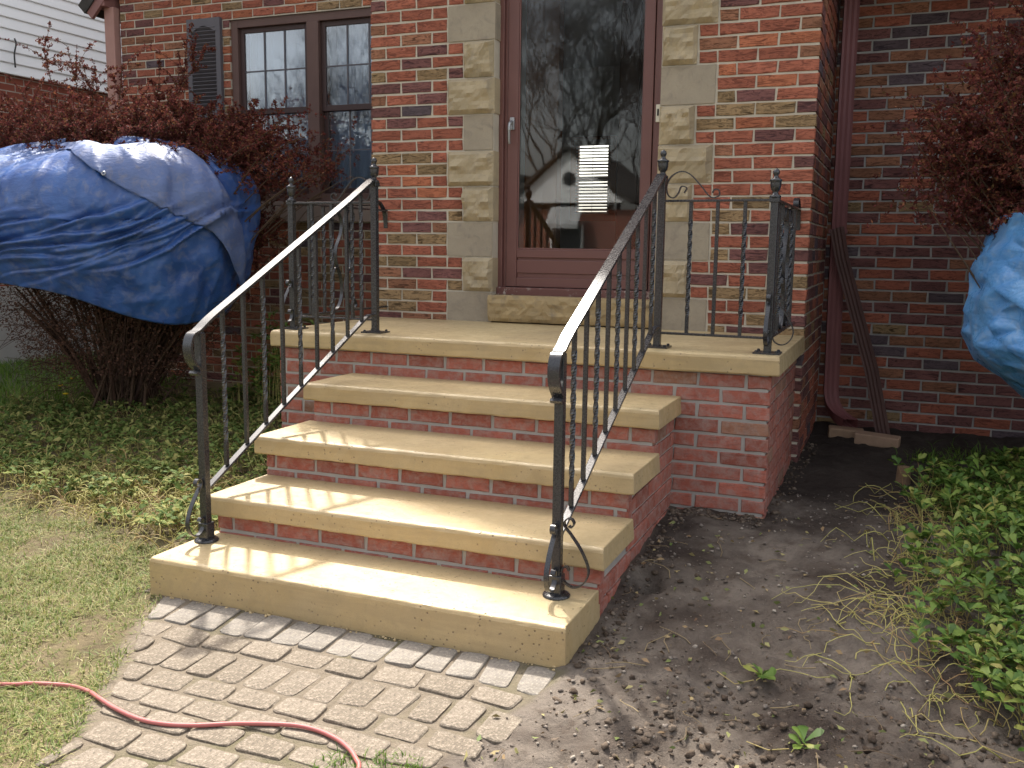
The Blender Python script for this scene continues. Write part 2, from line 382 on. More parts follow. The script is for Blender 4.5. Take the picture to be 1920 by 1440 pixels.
clay = np.exp(-(((XX-2.62)/.30)**2+((YY+.45)/.42)**2))
cc = np.stack([S, L, far, soil_dark], -1).astype(np.float32); ca.data.foreach_set('color', cc.ravel())

# ------------------------------------------------------------------ paver walk
def paver_mat(name, a, b, white=0):
    k = NT(name); v = k.coord((1,1,1)); n = k.noise(v, 6, 5); f = k.noise(v, 120, 5, .8); m = k.noise(v, 26, 5, .65)
    oi = k.n('ObjectInfo')
    c = k.mix(oi.outputs['Random'], a, b); c = k.mix(k.ramp(n, [(.35, 0), (.75, .6)]), c, tuple(x*.74 for x in a))
    c = k.mix(k.ramp(m, [(.55, 0), (.8, .5)]), c, tuple(x*.6 for x in b))
    c = k.mix(k.ramp(f, [(.52, 0), (.62, .7)]), c, tuple(min(1, x*1.7) for x in b)); c = k.mix(k.ramp(f, [(.38, .75), (.46, 0)]), c, tuple(x*.45 for x in a))
    if white: c = k.mix(k.ramp(m, [(.3, white), (.7, white*.3)]), c, (.36, .34, .31))
    k.base(c).set(.92, .2); b1 = k.bump(m, .3, .004); k.bump(f, .6, .002, b1); return k.m
M_PAV = paver_mat('weathered_paver', (.168, .139, .106), (.222, .186, .146)); M_PAVW = paver_mat('cement_smeared_paver', (.17, .148, .122), (.22, .19, .155), .3)
PAVERS = [
 (0.556,-1.49,0.656,-1.463,0.696,-1.592,0.648,-1.606),
 (0.685,-1.483,0.791,-1.478,0.804,-1.599,0.709,-1.594),
 (0.804,-1.472,0.897,-1.471,0.925,-1.605,0.826,-1.597),
 (0.917,-1.478,1.018,-1.496,1.038,-1.606,0.944,-1.597),
 (1.026,-1.484,1.118,-1.497,1.145,-1.594,1.046,-1.595),
 (1.144,-1.5,1.233,-1.49,1.244,-1.592,1.151,-1.599),
 (1.247,-1.492,1.337,-1.495,1.347,-1.594,1.257,-1.593),
 (0.656,-1.626,0.769,-1.614,0.782,-1.72,0.724,-1.716),
 (0.796,-1.618,0.94,-1.628,0.961,-1.731,0.808,-1.715),
 (0.963,-1.632,1.101,-1.621,1.104,-1.715,0.976,-1.718),
 (1.11,-1.617,1.254,-1.615,1.262,-1.717,1.118,-1.709),
 (1.269,-1.615,1.412,-1.612,1.412,-1.707,1.278,-1.709),
 (0.739,-1.739,0.81,-1.736,0.825,-1.812,0.803,-1.835),
 (0.834,-1.739,0.928,-1.746,0.944,-1.882,0.849,-1.886),
 (0.949,-1.736,1.03,-1.741,1.039,-1.883,0.949,-1.88),
 (1.047,-1.734,1.14,-1.745,1.142,-1.886,1.056,-1.882),
 (1.15,-1.734,1.241,-1.745,1.244,-1.888,1.163,-1.883),
 (1.259,-1.737,1.346,-1.742,1.343,-1.889,1.264,-1.884),
 (1.364,-1.734,1.451,-1.738,1.444,-1.889,1.366,-1.879),
 (0.864,-1.911,0.954,-1.903,0.965,-1.993,0.914,-1.992),
 (0.99,-1.905,1.105,-1.902,1.12,-1.993,0.985,-1.996),
 (1.135,-1.907,1.267,-1.906,1.28,-1.993,1.137,-1.991),
 (1.289,-1.902,1.421,-1.904,1.428,-1.985,1.29,-1.989),
 (1.441,-1.901,1.573,-1.896,1.581,-1.988,1.445,-1.983),
 (0.921,-2.012,1.052,-2.012,1.057,-2.091,0.963,-2.089),
 (1.062,-2.013,1.205,-2.01,1.207,-2.097,1.073,-2.094),
 (1.228,-2.01,1.363,-2.014,1.359,-2.095,1.216,-2.088),
 (1.38,-2.011,1.521,-2.014,1.525,-2.084,1.376,-2.082),
 (1.539,-2.002,1.672,-2.001,1.686,-2.077,1.536,-2.079),
 (0.992,-2.109,1.137,-2.108,1.142,-2.185,1.011,-2.178),
 (1.163,-2.111,1.299,-2.116,1.301,-2.191,1.157,-2.192),
 (1.323,-2.12,1.453,-2.106,1.453,-2.191,1.317,-2.188),
 (1.477,-2.109,1.613,-2.108,1.616,-2.188,1.477,-2.189),
 (1.625,-2.103,1.759,-2.101,1.764,-2.181,1.63,-2.174),
 (1.066,-2.208,1.205,-2.214,1.213,-2.309,1.074,-2.299),
 (1.221,-2.216,1.357,-2.216,1.363,-2.307,1.227,-2.307),
 (1.383,-2.213,1.515,-2.211,1.52,-2.287,1.377,-2.292),
 (1.533,-2.216,1.664,-2.208,1.667,-2.278,1.537,-2.271),
 (1.077,-2.315,1.111,-2.321,1.104,-2.45,1.078,-2.451),
 (1.143,-2.326,1.225,-2.329,1.237,-2.417,1.137,-2.437),
 (1.241,-2.327,1.333,-2.328,1.338,-2.405,1.25,-2.404),
 (1.352,-2.324,1.441,-2.321,1.446,-2.388,1.369,-2.391),
 (1.351,-1.506,1.444,-1.5,1.445,-1.594,1.36,-1.592),
 (1.442,-1.487,1.539,-1.492,1.547,-1.594,1.454,-1.59),
 (1.558,-1.484,1.66,-1.485,1.663,-1.581,1.567,-1.579),
 (1.676,-1.472,1.752,-1.458,1.767,-1.578,1.673,-1.57),
 (1.774,-1.462,1.86,-1.462,1.875,-1.578,1.783,-1.583),
 (1.87,-1.464,1.967,-1.465,1.988,-1.586,1.897,-1.586),
 (1.997,-1.464,2.088,-1.442,2.097,-1.605,2.02,-1.589),
 (1.425,-1.622,1.564,-1.612,1.567,-1.713,1.438,-1.71),
 (1.586,-1.602,1.729,-1.601,1.736,-1.702,1.596,-1.701),
 (1.752,-1.603,1.892,-1.605,1.892,-1.706,1.756,-1.699),
 (1.916,-1.612,2.056,-1.628,2.05,-1.71,1.916,-1.69),
 (1.467,-1.728,1.548,-1.728,1.56,-1.883,1.473,-1.879),
 (1.566,-1.72,1.664,-1.728,1.664,-1.859,1.58,-1.869),
 (1.679,-1.716,1.779,-1.728,1.772,-1.868,1.685,-1.865),
 (1.798,-1.725,1.882,-1.726,1.886,-1.867,1.805,-1.863),
 (1.903,-1.717,1.988,-1.732,1.983,-1.867,1.906,-1.868),
 (2.016,-1.735,2.107,-1.751,2.101,-1.889,2.016,-1.876),
 (1.59,-1.886,1.729,-1.881,1.732,-1.972,1.6,-1.972),
 (1.76,-1.883,1.888,-1.89,1.892,-1.98,1.758,-1.97),
 (1.916,-1.887,2.06,-1.907,2.064,-1.987,1.925,-1.979),
 (1.68,-1.995,1.834,-2.001,1.83,-2.093,1.689,-2.082),
 (1.863,-1.997,1.986,-2.0,1.985,-2.071,1.858,-2.089),
 (1.782,-2.11,1.875,-2.111,1.876,-2.174,1.773,-2.171),
]

walk = MB(); walk.add([(.55, -1.40, -.012), (2.02, -1.40, -.012), (1.85, -2.75, -.012), (1.15, -2.75, -.012)], [(3, 2, 1, 0)])
walk = tag(walk.build('paver_walk', M_FOUND), 'grey tan walkway of tumbled concrete pavers leading to the bottom step', None, kind='structure')
def paver(q, i):
    P = np.array(q).reshape(4, 2); c = P.mean(0); P = c + (P-c)*1.06
    if P[:, 1].max() > -1.53: P[:2, 1] = -1.4135
    if np.cross(P[1]-P[0], P[2]-P[1]) < 0: P = P[::-1]
    def ringp(ins, rad, z):
        out = []
        Q = c + (P-c)*(1-ins/np.linalg.norm(P-c, axis=1).mean())
        for j in range(4):
            a, b, d = Q[j-1], Q[j], Q[(j+1) % 4]; u = (a-b)/np.linalg.norm(a-b); w = (d-b)/np.linalg.norm(d-b)
            for t, in ((0.,), (.5,), (1.,)):
                p = b + u*rad*(1-t)**2 + w*rad*t**2
                out.append((p[0]-c[0]+random.uniform(-.0016, .0016), p[1]-c[1]+random.uniform(-.0016, .0016), z+random.uniform(-.0008, .0008)))
        return out
    rr = random.uniform(.013, .022)
    vs = ringp(0, rr, -.05)+ringp(0, rr, -.001)+ringp(.0015, rr, .0095)+ringp(.0055, rr, .0122)
    n = 12; fs = [(r*n+k, r*n+(k+1) % n, (r+1)*n+(k+1) % n, (r+1)*n+k) for r in range(3) for k in range(n)] + [tuple(3*n+k for k in range(n))]
    white = c[1] > -1.585
    m = MB().add(vs, fs).mesh('paver', M_PAVW if white else M_PAV)
    me_o = link('paver', m, walk, (c[0], c[1], random.uniform(-.003, .003)))
    me_o.rotation_euler = (random.uniform(-.02, .02), random.uniform(-.02, .02), 0)
for i, q in enumerate(PAVERS): paver(q, i)
# the walk runs on towards the street below the picture's edge
for r in range(4):
    y0 = -2.50 - r*.098
    for c_ in range(7):
        x0 = 1.12 + c_*.143 + (r % 2)*.06 - .02*r
        if y0 > -2.45 and x0 > 1.5: continue
        if x0 > 2.0: continue
        paver((x0, y0, x0+.132, y0, x0+.132, y0-.088, x0, y0-.088), 0)

# ------------------------------------------------------------------ bricks
_bm = {}
def brick_mesh(L, H, code, var, rough=1.0):
    key = (round(L, 3), round(H, 4), code, var)
    if key in _bm: return _bm[key]
    r = random.Random(hash((key[0], key[1], var)) & 0xffff)
    j = lambda a: r.uniform(-a, a)*rough
    b = .0035; x, z = L/2, H/2
    # outer silhouette of 8 points, chamfer ring, then a face of 3 panels with uneven relief
    o = [(-x+j(.003), -z+j(.002)), (j(.03), -z+j(.002)), (x+j(.003), -z+j(.002)), (x+j(.003), z+j(.002)), (j(.03), z+j(.002)), (-x+j(.003), z+j(.002))]
    bk = [(p[0], .05, p[1]) for p in o]; fr = [(p[0], b*.9, p[1]) for p in o]
    fa = [(p[0]-math.copysign(b, p[0]) if abs(p[0]) > x*.5 else p[0], j(.0018), p[1]-math.copysign(b, p[1])) for p in o]
    vs = bk+fr+fa; fs = [(k, (k+1) % 6, 6+(k+1) % 6, 6+k) for k in range(6)]+[(6+k, 6+(k+1) % 6, 12+(k+1) % 6, 12+k) for k in range(6)]
    fs += [(12, 13, 16, 17), (13, 14, 15, 16)]
    me = MB().add(vs, fs).mesh('brick', BR[code]); _bm[key] = me; return me
def lay(bricks, wall, rot, limit=None, stuffname='brickwork', rough=1.0):
    """bricks: (x,y,z,L,H,code,priority); rot about z. Individual bricks first, the rest joined"""
    bricks = sorted(bricks, key=lambda b: -b[6]); n = len(bricks) if limit is None else limit
    rest = MB(); used = 0
    for b in bricks:
        x, y, z, L, H, code, pr = b
        me = brick_mesh(L, H, code, random.randrange(3), rough)
        if used < n and pr > 0:
            link('brick', me, wall, (x, y, z), rot); used += 1
        else:
            ca, sa = math.cos(rot), math.sin(rot)
            rest.add([(x+v.co.x*ca-v.co.y*sa, y+v.co.x*sa+v.co.y*ca, z+v.co.z) for v in me.vertices], [tuple(p.vertices) for p in me.polygons], CODES.index(code))
    if rest.f: tag(rest.build(stuffname, [BR[c] for c in CODES], wall), kind='stuff')
    return used
def row_run(x0, x1, zc, offset, mod, jt, pick, pr, rh, out, put):
    """fill x0..x1 with running bond whose joints fall at offset + k*mod"""
    k = math.floor((x0-offset)/mod); a = x0
    while a < x1-1e-4:
        b = min(x1, offset+(k+1)*mod)
        if b-a > .03:
            la = a+(jt/2 if a > x0+1e-6 else 0); lb = b-(jt/2 if b < x1-1e-6 else 0)
            out.append(put((la+lb)/2, lb-la, zc, pick(), pr, rh))
        a = b; k += 1
MOD, CRS, JT = .2032, .0677, .0115; BH = CRS-JT
rb = random.Random(3)
def pick_house(): return rb.choices('RROPBTG', (5, 3, 2, 3, 2.4, 2.2, .3))[0]
def pick_shaded(): return rb.choices('RPBTG', (4, 5, 1.8, .4, .8))[0]  # darker brick mix, puts the recess's shade into the brick colours
def pick_stoop(): return rb.choices('SU', (9, 1))[0]

# ------------------------------------------------------------------ concrete stoop
stoop = empty('concrete_stoop', (1.27, -.4, .05), 'brick stoop with five tan concrete steps and a wide landing below the front door', 'stoop')
def slab(name, x0, x1, y0, y1, z0, z1, bev=.013, nx=40):
    # cast slab: top edge softly rounded, long edges slightly wavy
    m = MB(); xs_ = np.linspace(x0, x1, nx); rng_ = np.random.default_rng(int(abs(y0)*1000)+3)
    prof = [(y1, z0), (y0+.004, z0), (y0, z0+.008), (y0, z1-bev*1.3), (y0+bev*.35, z1-bev*.4), (y0+bev*1.3, z1), (y1, z1)]
    vs = []
    for i, x in enumerate(xs_):
        e = min(i, nx-1-i)
        wob = (rng_.random(len(prof))-.5)*.0035
        for j, (y, z) in enumerate(prof):
            xx = x
            if e == 0 and j >= 4: xx = x + (.006 if i == 0 else -.006)
            vs.append((xx, y+(wob[j] if 0 < j < 6 else 0), z+(wob[j]*.7 if j in (1, 2, 4) else 0)))
    k = len(prof); fs = [(i*k+j, (i+1)*k+j, (i+1)*k+(j+1) % k, i*k+(j+1) % k) for i in range(nx-1) for j in range(k)]
    fs += [tuple(range(k)), tuple((nx-1)*k+j for j in range(k-1, -1, -1))]
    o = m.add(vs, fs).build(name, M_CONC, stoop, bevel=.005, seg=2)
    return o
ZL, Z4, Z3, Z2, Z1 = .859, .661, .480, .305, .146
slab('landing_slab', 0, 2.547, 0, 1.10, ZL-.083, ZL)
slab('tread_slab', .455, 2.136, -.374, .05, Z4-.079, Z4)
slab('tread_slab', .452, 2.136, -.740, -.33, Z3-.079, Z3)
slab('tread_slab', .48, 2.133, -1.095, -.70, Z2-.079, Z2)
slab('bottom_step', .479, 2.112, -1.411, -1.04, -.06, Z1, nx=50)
core = MB(); O = .006
core.box((.035, .035+O, -.1), (2.505-O, 1.10, ZL-.08))
core.box((.49, -.338+O, -.1), (2.105-O, .04, Z4-.07))
core.box((.49, -.704+O, -.1), (2.105-O-.0005, -.33, Z3-.07))
core.box((.515, -1.058+O, -.1), (2.105-O-.001, -.70, Z2-.07))
core = core.build('mortar_core', M_MORT2, stoop)
sb = []; F_ = lambda y: (lambda x, L, z, c, pr, h: (x, y, z, L, h, c, pr))
for (x0, x1, yf, ztop, zbot, off) in ((.032, 2.508, .035, ZL-.083, .10, 2.508), (.488, 2.108, -.338, Z4-.079, Z3-.05, 2.108), (.488, 2.108, -.704, Z3-.079, Z2-.05, 2.108-.05), (.512, 2.108, -1.058, Z2-.079, Z1-.05, 2.108)):
    r = 0; z = ztop-.006
    while z-BH > zbot-.02:
        row_run(x0, x1, z-BH/2, off+(MOD/2 if r % 2 == 0 else 0), MOD, JT+.003, pick_stoop, 1, BH-.002, sb, F_(yf)); z -= CRS; r += 1
sideR = []
SX = lambda X: (lambda y, L, z, c, pr, h: (X, y, z, L, h, c, pr))
r = 0; z = ZL-.083-.006
while z > .0:
    zc = z-BH/2
    row_run(.047, 1.098, zc, .047+(0 if r % 2 else MOD/2), MOD, JT, pick_stoop, 1, BH, sideR, SX(2.508))
    yf = None
    if z < Z2-.079: yf = -1.046
    elif z < Z3-.079: yf = -.692
    elif z < Z4-.079: yf = -.326
    if yf is not None and zc > -.02: row_run(yf, .03, zc, yf+(0 if r % 2 else MOD/2), MOD, JT, pick_stoop, 1, BH, sideR, SX(2.108))
    z -= CRS; r += 1
# only the pieces that the steps leave showing are laid one by one
lay(sb, core, 0); lay(sideR, core, math.pi/2)
base = MB().box((.04, .05, -.15), (2.495, 1.05, .105)); base.build('footing', M_MORT2, stoop, bevel=.01)
# ------------------------------------------------------------------ brick house
FY, WY, RY = 1.087, 2.55, 2.25
XL, XR = -.03, 2.54
house = empty('brick_house', (1.2, 2.6, .15), 'multicoloured brick house with a stone trimmed entrance bay and brown storm door', 'house')
SX0, SX1 = .772, 1.737          # door opening
e = .006
w = MB()
w.box((XL+e, FY+e, 0), (SX0, FY+.24, 3.15)); w.box((SX1, FY+e, 0), (XR-e, FY+.24, 3.15)); w.box((SX0, FY+e, 3.06), (SX1, FY+.24, 3.15))
w.box((XL+e, FY+.24, 0), (XL+.2, WY+.02, 3.0)); w.box((XR-.2, FY+.24, 0), (XR-e, RY+.05, 3.0))
w.box((SX0-.001, FY+.1, 0), (SX1+.001, FY+.238, .99))
bay = w.build('bay_wall', M_MORT, house)
zk = lambda k: ZL+.0728+(25-k)*CRS
LEFTC = {-1: 'PRRR', 0: 'RRR', 1: 'BRR', 2: 'RBR', 3: 'BRPR', 4: 'RPR', 5: 'TRTP', 6: 'PPR', 7: 'BRP', 8: 'PGR', 9: 'RPRP', 10: 'RRR', 11: 'RRRR', 12: 'TTR', 13: 'ROT', 14: 'ROR', 15: 'RROR', 16: 'RRR', 17: 'RRPT', 18: 'RPB', 19: 'RTT', 20: 'RRR', 21: 'TTRR', 22: 'BPP', 23: 'BBRT', 24: 'TTR', 25: 'TTR', 26: 'PBB'}
RIGHTC = {0: 'RRR', 1: 'PRR', 2: 'BRR', 3: 'RRRB', 4: 'BOO', 5: 'RRRB', 6: 'ORR', 7: 'ROR', 8: 'TPR', 9: 'RTTP', 10: 'TOT', 11: 'RRPR', 12: 'BRR', 13: 'RRP', 14: 'RRR', 15: 'RRRR', 16: 'RTR', 17: 'RTRR', 18: 'TPR', 19: 'RRR', 20: 'TPP', 21: 'RRPR', 22: 'PRT', 23: 'RTTR', 24: 'RRR', 25: 'RTP', 26: 'TPT'}
hb = []
for k in range(-8, 27):
    wide = (k // 3) % 2 == 0; even = k % 2 == 0
    vis = 3 if k >= -1 else 0
    # left pier, from its outer corner to the stones
    n = 5 if wide else 6; cs = LEFTC.get(k)
    lens = [2, 2, 1] if (even and wide) else [2, 2, 2] if even else [1, 2, 2] if wide else [1, 2, 2, 1]
    a = 0
    for i, h in enumerate(lens):
        x0 = XL+a*MOD/2; x1 = x0+h*MOD/2; a += h
        l = x0+(JT/2 if i else 0); r_ = x1-JT/2
        hb.append(((l+r_)/2, FY, zk(k), r_-l, BH, cs[i] if cs else pick_house(), vis))
    lens = [1, 2, 2] if (even and wide) else [2, 2, 2] if even else [2, 2, 1] if wide else [1, 2, 2, 1]
    cs = RIGHTC.get(k); a = 0; tot = sum(lens); vis = 3 if k >= 0 else 0
    for i, h in enumerate(lens):
        x0 = XR-(tot-a)*MOD/2; x1 = x0+h*MOD/2; a += h
        l = x0+JT/2; r_ = x1-(JT/2 if i < len(lens)-1 else 0)
        hb.append(((l+r_)/2, FY, zk(k), r_-l, BH, cs[i] if cs else pick_house(), vis))
for k in range(27, 40): hb.append((XR-.048, FY, zk(k), .096, BH, pick_shaded(), 0))
n1 = lay(hb, bay, 0)
sd = []
for k in range(-8, 39):
    row_run(FY+.012, RY, zk(k), FY+.012+(0 if k % 2 == 0 else -.09), MOD, JT, pick_shaded, 0, BH, sd, SX(XR))
lay(sd, bay, math.pi/2, 0, 'side_brickwork')
# header courses over the door
hd = []
for k in range(-8, -4):
    row_run(SX0, SX1, zk(k)+.0, SX0+(.1 if k % 2 else 0), MOD, JT, pick_house, 0, BH, hd, F_(FY))
lay(hd, bay, 0, 0, 'header_brickwork')
# stones beside the door
def stone(x0, x1, z0, z1, rough, seed, flip=1, y=FY, dep=.16):
    r = np.random.default_rng(seed); nx_, nz_ = (13, 10) if rough else (5, 4)
    u = np.linspace(0, 1, nx_); v = np.linspace(0, 1, nz_); U, V = np.meshgrid(u, v)
    edge = np.minimum(np.minimum(U, 1-U)*(x1-x0), np.minimum(V, 1-V)*(z1-z0))
    if rough:
        nn = fbm(U*2.4+seed*3.1, V*2.2+seed*1.7, 3, seed); ledge = sstep((V-(.28+.28*fbm(U*3+seed, V*0+seed, 2, seed+5)))/.13)
        rg = 1-np.abs(2*fbm(U*2.0+seed*2.3, V*1.8+seed, 3, seed+9)-1); d = -(.004+.030*nn*nn+.020*ledge*(.3+nn)+.026*rg**3)*sstep(edge/.012) - .004*r.random(U.shape)
    else:
        d = -.002-.0025*r.random(U.shape)*sstep(edge/.02)
    jx = (r.random(U.shape)-.5)*.006*(edge > .001)
    vs = [(x0+U[j, i]*(x1-x0)+jx[j, i]-(x0+x1)/2, d[j, i], z0+V[j, i]*(z1-z0)-(z0+z1)/2) for j in range(nz_) for i in range(nx_)]
    fs = [(j*nx_+i, j*nx_+i+1, (j+1)*nx_+i+1, (j+1)*nx_+i) for j in range(nz_-1) for i in range(nx_-1)]
    rim = [i for i in range(nx_)]+[j*nx_+nx_-1 for j in range(1, nz_)]+[(nz_-1)*nx_+i for i in range(nx_-2, -1, -1)]+[j*nx_ for j in range(nz_-2, 0, -1)]
    b = len(vs); vs += [(vs[i][0], dep, vs[i][2]) for i in rim]; q = len(rim)
    fs += [(rim[(k+1) % q], rim[k], b+k, b+(k+1) % q) for k in range(q)]
    me = MB().add(vs, fs).mesh('stone', M_STR if rough else M_STS)
    return link('stone', me, bay, ((x0+x1)/2, y, (z0+z1)/2))
SL = [(-9, 0, 1), (-6, 1, 0), (-3, 0, 1), (0, 1, 0), (3, 0, 1), (6, 1, 1), (9, 0, 0), (12, 1, 1), (15, 0, 1), (18, 1, 0), (21, 0, 1), (24, 1, 0)]
SR = [(-9, 0, 1), (-6, 1, 0), (-3, 0, 1), (0, 1, 1), (3, 0, 1), (6, 1, 0), (9, 0, 1), (12, 1, 1), (15, 0, 1), (18, 1, 0), (21, 0, 1), (24, 1, 0)]
for i, (k, wide, ro) in enumerate(SL):
    zt = zk(k)+CRS/2-.004; zb = zt-3*CRS+.008
    stone(XL+(.508 if wide else .610)+.006, SX0+random.uniform(-.006, .006), zb, zt, ro, 20+i)
for i, (k, wide, ro) in enumerate(SR):
    zt = zk(k)+CRS/2-.004; zb = zt-3*CRS+.008
    stone(SX1+random.uniform(-.006, .006), XR-(.508 if wide else .610)-.006, zb, zt, ro, 60+i)
# rock faced door sill
def sill_stone():
    x0, x1, z0, z1 = SX0-.005, SX1+.005, .866, 1.018; nx_, nz_ = 44, 8
    u = np.linspace(0, 1, nx_); v = np.linspace(0, 1, nz_); U, V = np.meshgrid(u, v)
    e_ = np.minimum(V, 1-V)
    d = 1.068-(.020*fbm(U*17, V*3.5, 3, 4)+.010*sstep(e_/.18)+.022*(1-np.abs(2*fbm(U*11, V*2.2, 3, 8)-1))**2)
    vs = [(x0+U[j, i]*(x1-x0), d[j, i], z0+V[j, i]*(z1-z0)) for j in range(nz_) for i in range(nx_)]
    fs = [(j*nx_+i, j*nx_+i+1, (j+1)*nx_+i+1, (j+1)*nx_+i) for j in range(nz_-1) for i in range(nx_-1)]
    b = len(vs); vs += [(x0, 1.3, z0), (x1, 1.3, z0), (x1, 1.3, z1), (x0, 1.3, z1)]
    t = (nz_-1)*nx_
    fs += [tuple([t+i for i in range(nx_)]+[b+2, b+3]), tuple([i for i in range(nx_-1, -1, -1)]+[b, b+1])]
    fs += [tuple([j*nx_ for j in range(nz_)]+[b+3, b]), tuple([j*nx_+nx_-1 for j in range(nz_-1, -1, -1)]+[b+1, b+2])]
    MB().add(vs, fs).build('door_sill', M_SILL, house, bevel=.004)
sill_stone()
# storm door
DY = 1.185
fr = MB(); fr.box((SX0+.001, DY-.02, 1.016), (SX0+.028, DY+.12, 3.06)); fr.box((SX0+.028, DY+.002, 1.016), (.818, DY+.12, 3.06)); fr.box((1.678, DY+.002, 1.016), (SX1-.026, DY+.12, 3.06)); fr.box((SX1-.026, DY-.02, 1.016), (SX1-.001, DY+.12, 3.06)); fr.box((.818, DY, 2.99), (1.678, DY+.12, 3.06))
fr.build('door_frame', M_BROWN, house, bevel=.003)
def peel():
    k = NT('peeling_threshold'); v = k.coord(); n = k.noise(v, 45, 5, .7); b = k.noise(v, 5, 3)
    f = k.math('MULTIPLY', k.ramp(n, [(.55, 0), (.6, 1)]), k.ramp(b, [(.4, 0), (.55, 1)])); k.base(k.mix(f, (.14, .062, .052), (.38, .33, .29))).set(.7, .3); k.bump(n, .3, .003); return k.m
MB().box((SX0+.002, DY-.045, 1.014), (SX1-.002, DY+.1, 1.062)).build('threshold', peel(), house, bevel=.006)
dl = MB(); x0, x1, gx0, gx1, gz0 = .821, 1.675, .886, 1.622, 1.282
dl.box((x0, DY-.006, 1.066), (gx0, DY+.028, 2.985)); dl.box((gx1, DY-.006, 1.066), (x1, DY+.028, 2.985)); dl.box((gx0, DY-.006, 2.90), (gx1, DY+.028, 2.985))
dl.box((gx0, DY-.004, 1.066), (gx1, DY+.026, 1.118)); dl.box((gx0, DY-.004, 1.236), (gx1, DY+.026, gz0))
door = dl.build('storm_door', M_BROWN, house, bevel=.003)
kp = MB(); kp.box((gx0, DY+.008, 1.116), (gx1, DY+.022, 1.238)); kp.box((gx0, DY+.000, 1.146), (gx1, DY+.012, 1.222)); kp.build('kick_panel', M_BROWN, door, bevel=.003)
MB().box((gx0-.005, DY+.008, gz0-.005), (gx1+.005, DY+.0105, 2.905)).build('pane', M_GLASS, door)
gb = MB()
for a, b in (((gx0, gz0), (gx0+.008, 2.9)), ((gx1-.008, gz0), (gx1, 2.9)), ((gx0+.008, gz0), (gx1-.008, gz0+.01))):
    gb.box((a[0], DY-.001, a[1]), (b[0], DY+.008, b[1]))
gb.build('glazing_bead', M_BROWN, door, bevel=.002)
hn = MB(); hn.box((.838, DY-.018, 1.965), (.866, DY-.006, 2.035)); hn.tube(crom([(.852, DY-.02, 2.01), (.850, DY-.045, 1.995), (.848, DY-.048, 1.96), (.846, DY-.042, 1.905), (.846, DY-.035, 1.885)]), [.011]*9+[.009]*8+[.007]*16, 8)
hn.build('handle', M_ALU, door, smooth=False, bevel=.003)
db = MB().box((1.700, DY-.036, 1.975), (1.724, DY-.0205, 2.068)).build('doorbell', M_IVORY, house, bevel=.003)
MB().box((1.7075, DY-.040, 2.008), (1.7165, DY-.034, 2.045)).build('button', M_BLACK, db, bevel=.002)
# vestibule and room behind the glass
rm = MB(); rm.box((.12, 1.33, .95), (.216, 3.0, 3.2)); rm.box((2.36, 1.33, .95), (2.45, 3.0, 3.2)); rm.box((.12, 1.33, 3.2), (2.45, 6.6, 3.3))
rm.box((-1.7, 3.1, 3.3), (3.3, 6.6, 3.4)); rm.box((-1.8, 3.06, .9), (-1.7, 6.6, 3.35)); rm.box((3.3, 3.06, .9), (3.4, 6.6, 3.35))
rm.box((-1.8, 6.5, .9), (-.53, 6.6, 3.35)); rm.box((-.13, 6.5, .9), (3.4, 6.6, 3.35)); rm.box((-.53, 6.5, .9), (-.13, 6.6, 1.66)); rm.box((-.53, 6.5, 2.48), (-.13, 6.6, 3.35))
rm.box((-1.8, 3.0, .9), (.12, 3.06, 3.3)); rm.build('interior_wall', M_WALLIN, house)
MB().box((.1, 1.3, .9), (2.45, 3.0, .985)).box((-1.8, 3.0, .9), (3.4, 6.6, .984)).build('interior_floor', M_FLOOR, house)
wp = MB(); wp.box((.216, 2.98, .98), (.38, 3.05, 3.2)); wp.box((.385, 2.94, .98), (.5, 3.05, 3.2)); wp.build('wood_jamb', M_WOOD, house, bevel=.006)
wq = MB()
for i in range(9): wq.box((.96+i*.155, 2.99+(i % 2)*.006, .98), (.96+i*.155+.152, 3.05, 3.2))
wq.build('wood_panelling', simple('dark_panelling', (.055, .024, .015), .5, .4, .3, 4), house, bevel=.004)
bl = MB()
for i in range(22): bl.bar((-.53, 6.47, 1.69+i*.036), (-.13, 6.47, 1.69+i*.036+random.uniform(-.004, .004)), .003, random.uniform(.022, .034) if i < 12 else random.uniform(.012, .024), (0, .5, .8+.3*random.random()))
wfr = MB()
for a_, b_ in (((-.60, 1.60), (-.505, 2.54)), ((-.155, 1.60), (-.06, 2.54)), ((-.505, 2.06), (-.155, 2.10)), ((-.505, 1.60), (-.155, 1.68)), ((-.505, 2.47), (-.155, 2.54))): wfr.box((a_[0], 6.475, a_[1]), (b_[0], 6.505, b_[1]))
wfr.build('far_window_frame', M_WOOD, house)
bl.box((-.55, 6.44, 2.44), (-.11, 6.5, 2.50)); bl.bar((-.33, 6.465, 1.68), (-.33, 6.465, 2.46), .004)
bl.build('window_blind', simple('blind_slats', (.40, .39, .36), .7, .3), house)

# window wall
ww = MB(); wx0, wx1, wz0, wz1 = -2.215, -.63, 1.50, 3.095
ww.box((-3.357, WY+e, 0), (wx0, WY+.22, 3.55)); ww.box((wx1, WY+e, 0), (XL+.02, WY+.22, 3.55)); ww.box((wx0, WY+e, 0), (wx1, WY+.22, wz0)); ww.box((wx0, WY+e, wz1), (wx1, WY+.22, 3.55))
wwall = ww.build('window_wall', M_MORT, house)
wb = []; n = -42
while 2.93+n*CRS < 3.54:
    zc = 2.93+n*CRS; off = -3.099+(0 if n % 2 == 0 else MOD/2)
    if zc > .05:
        hid = 0 if (zc < 1.5 and zc > .2) else 0
        runs = [(-3.357, XL+.0)] if (zc > wz1+.02 or zc < wz0-.02) else [(-3.357, wx0), (wx1, XL)]
        for a, b in runs: row_run(a, b, zc, off, MOD, JT, pick_house, 1 if zc > 2.55 else .5, BH, wb, F_(WY))
    n += 1
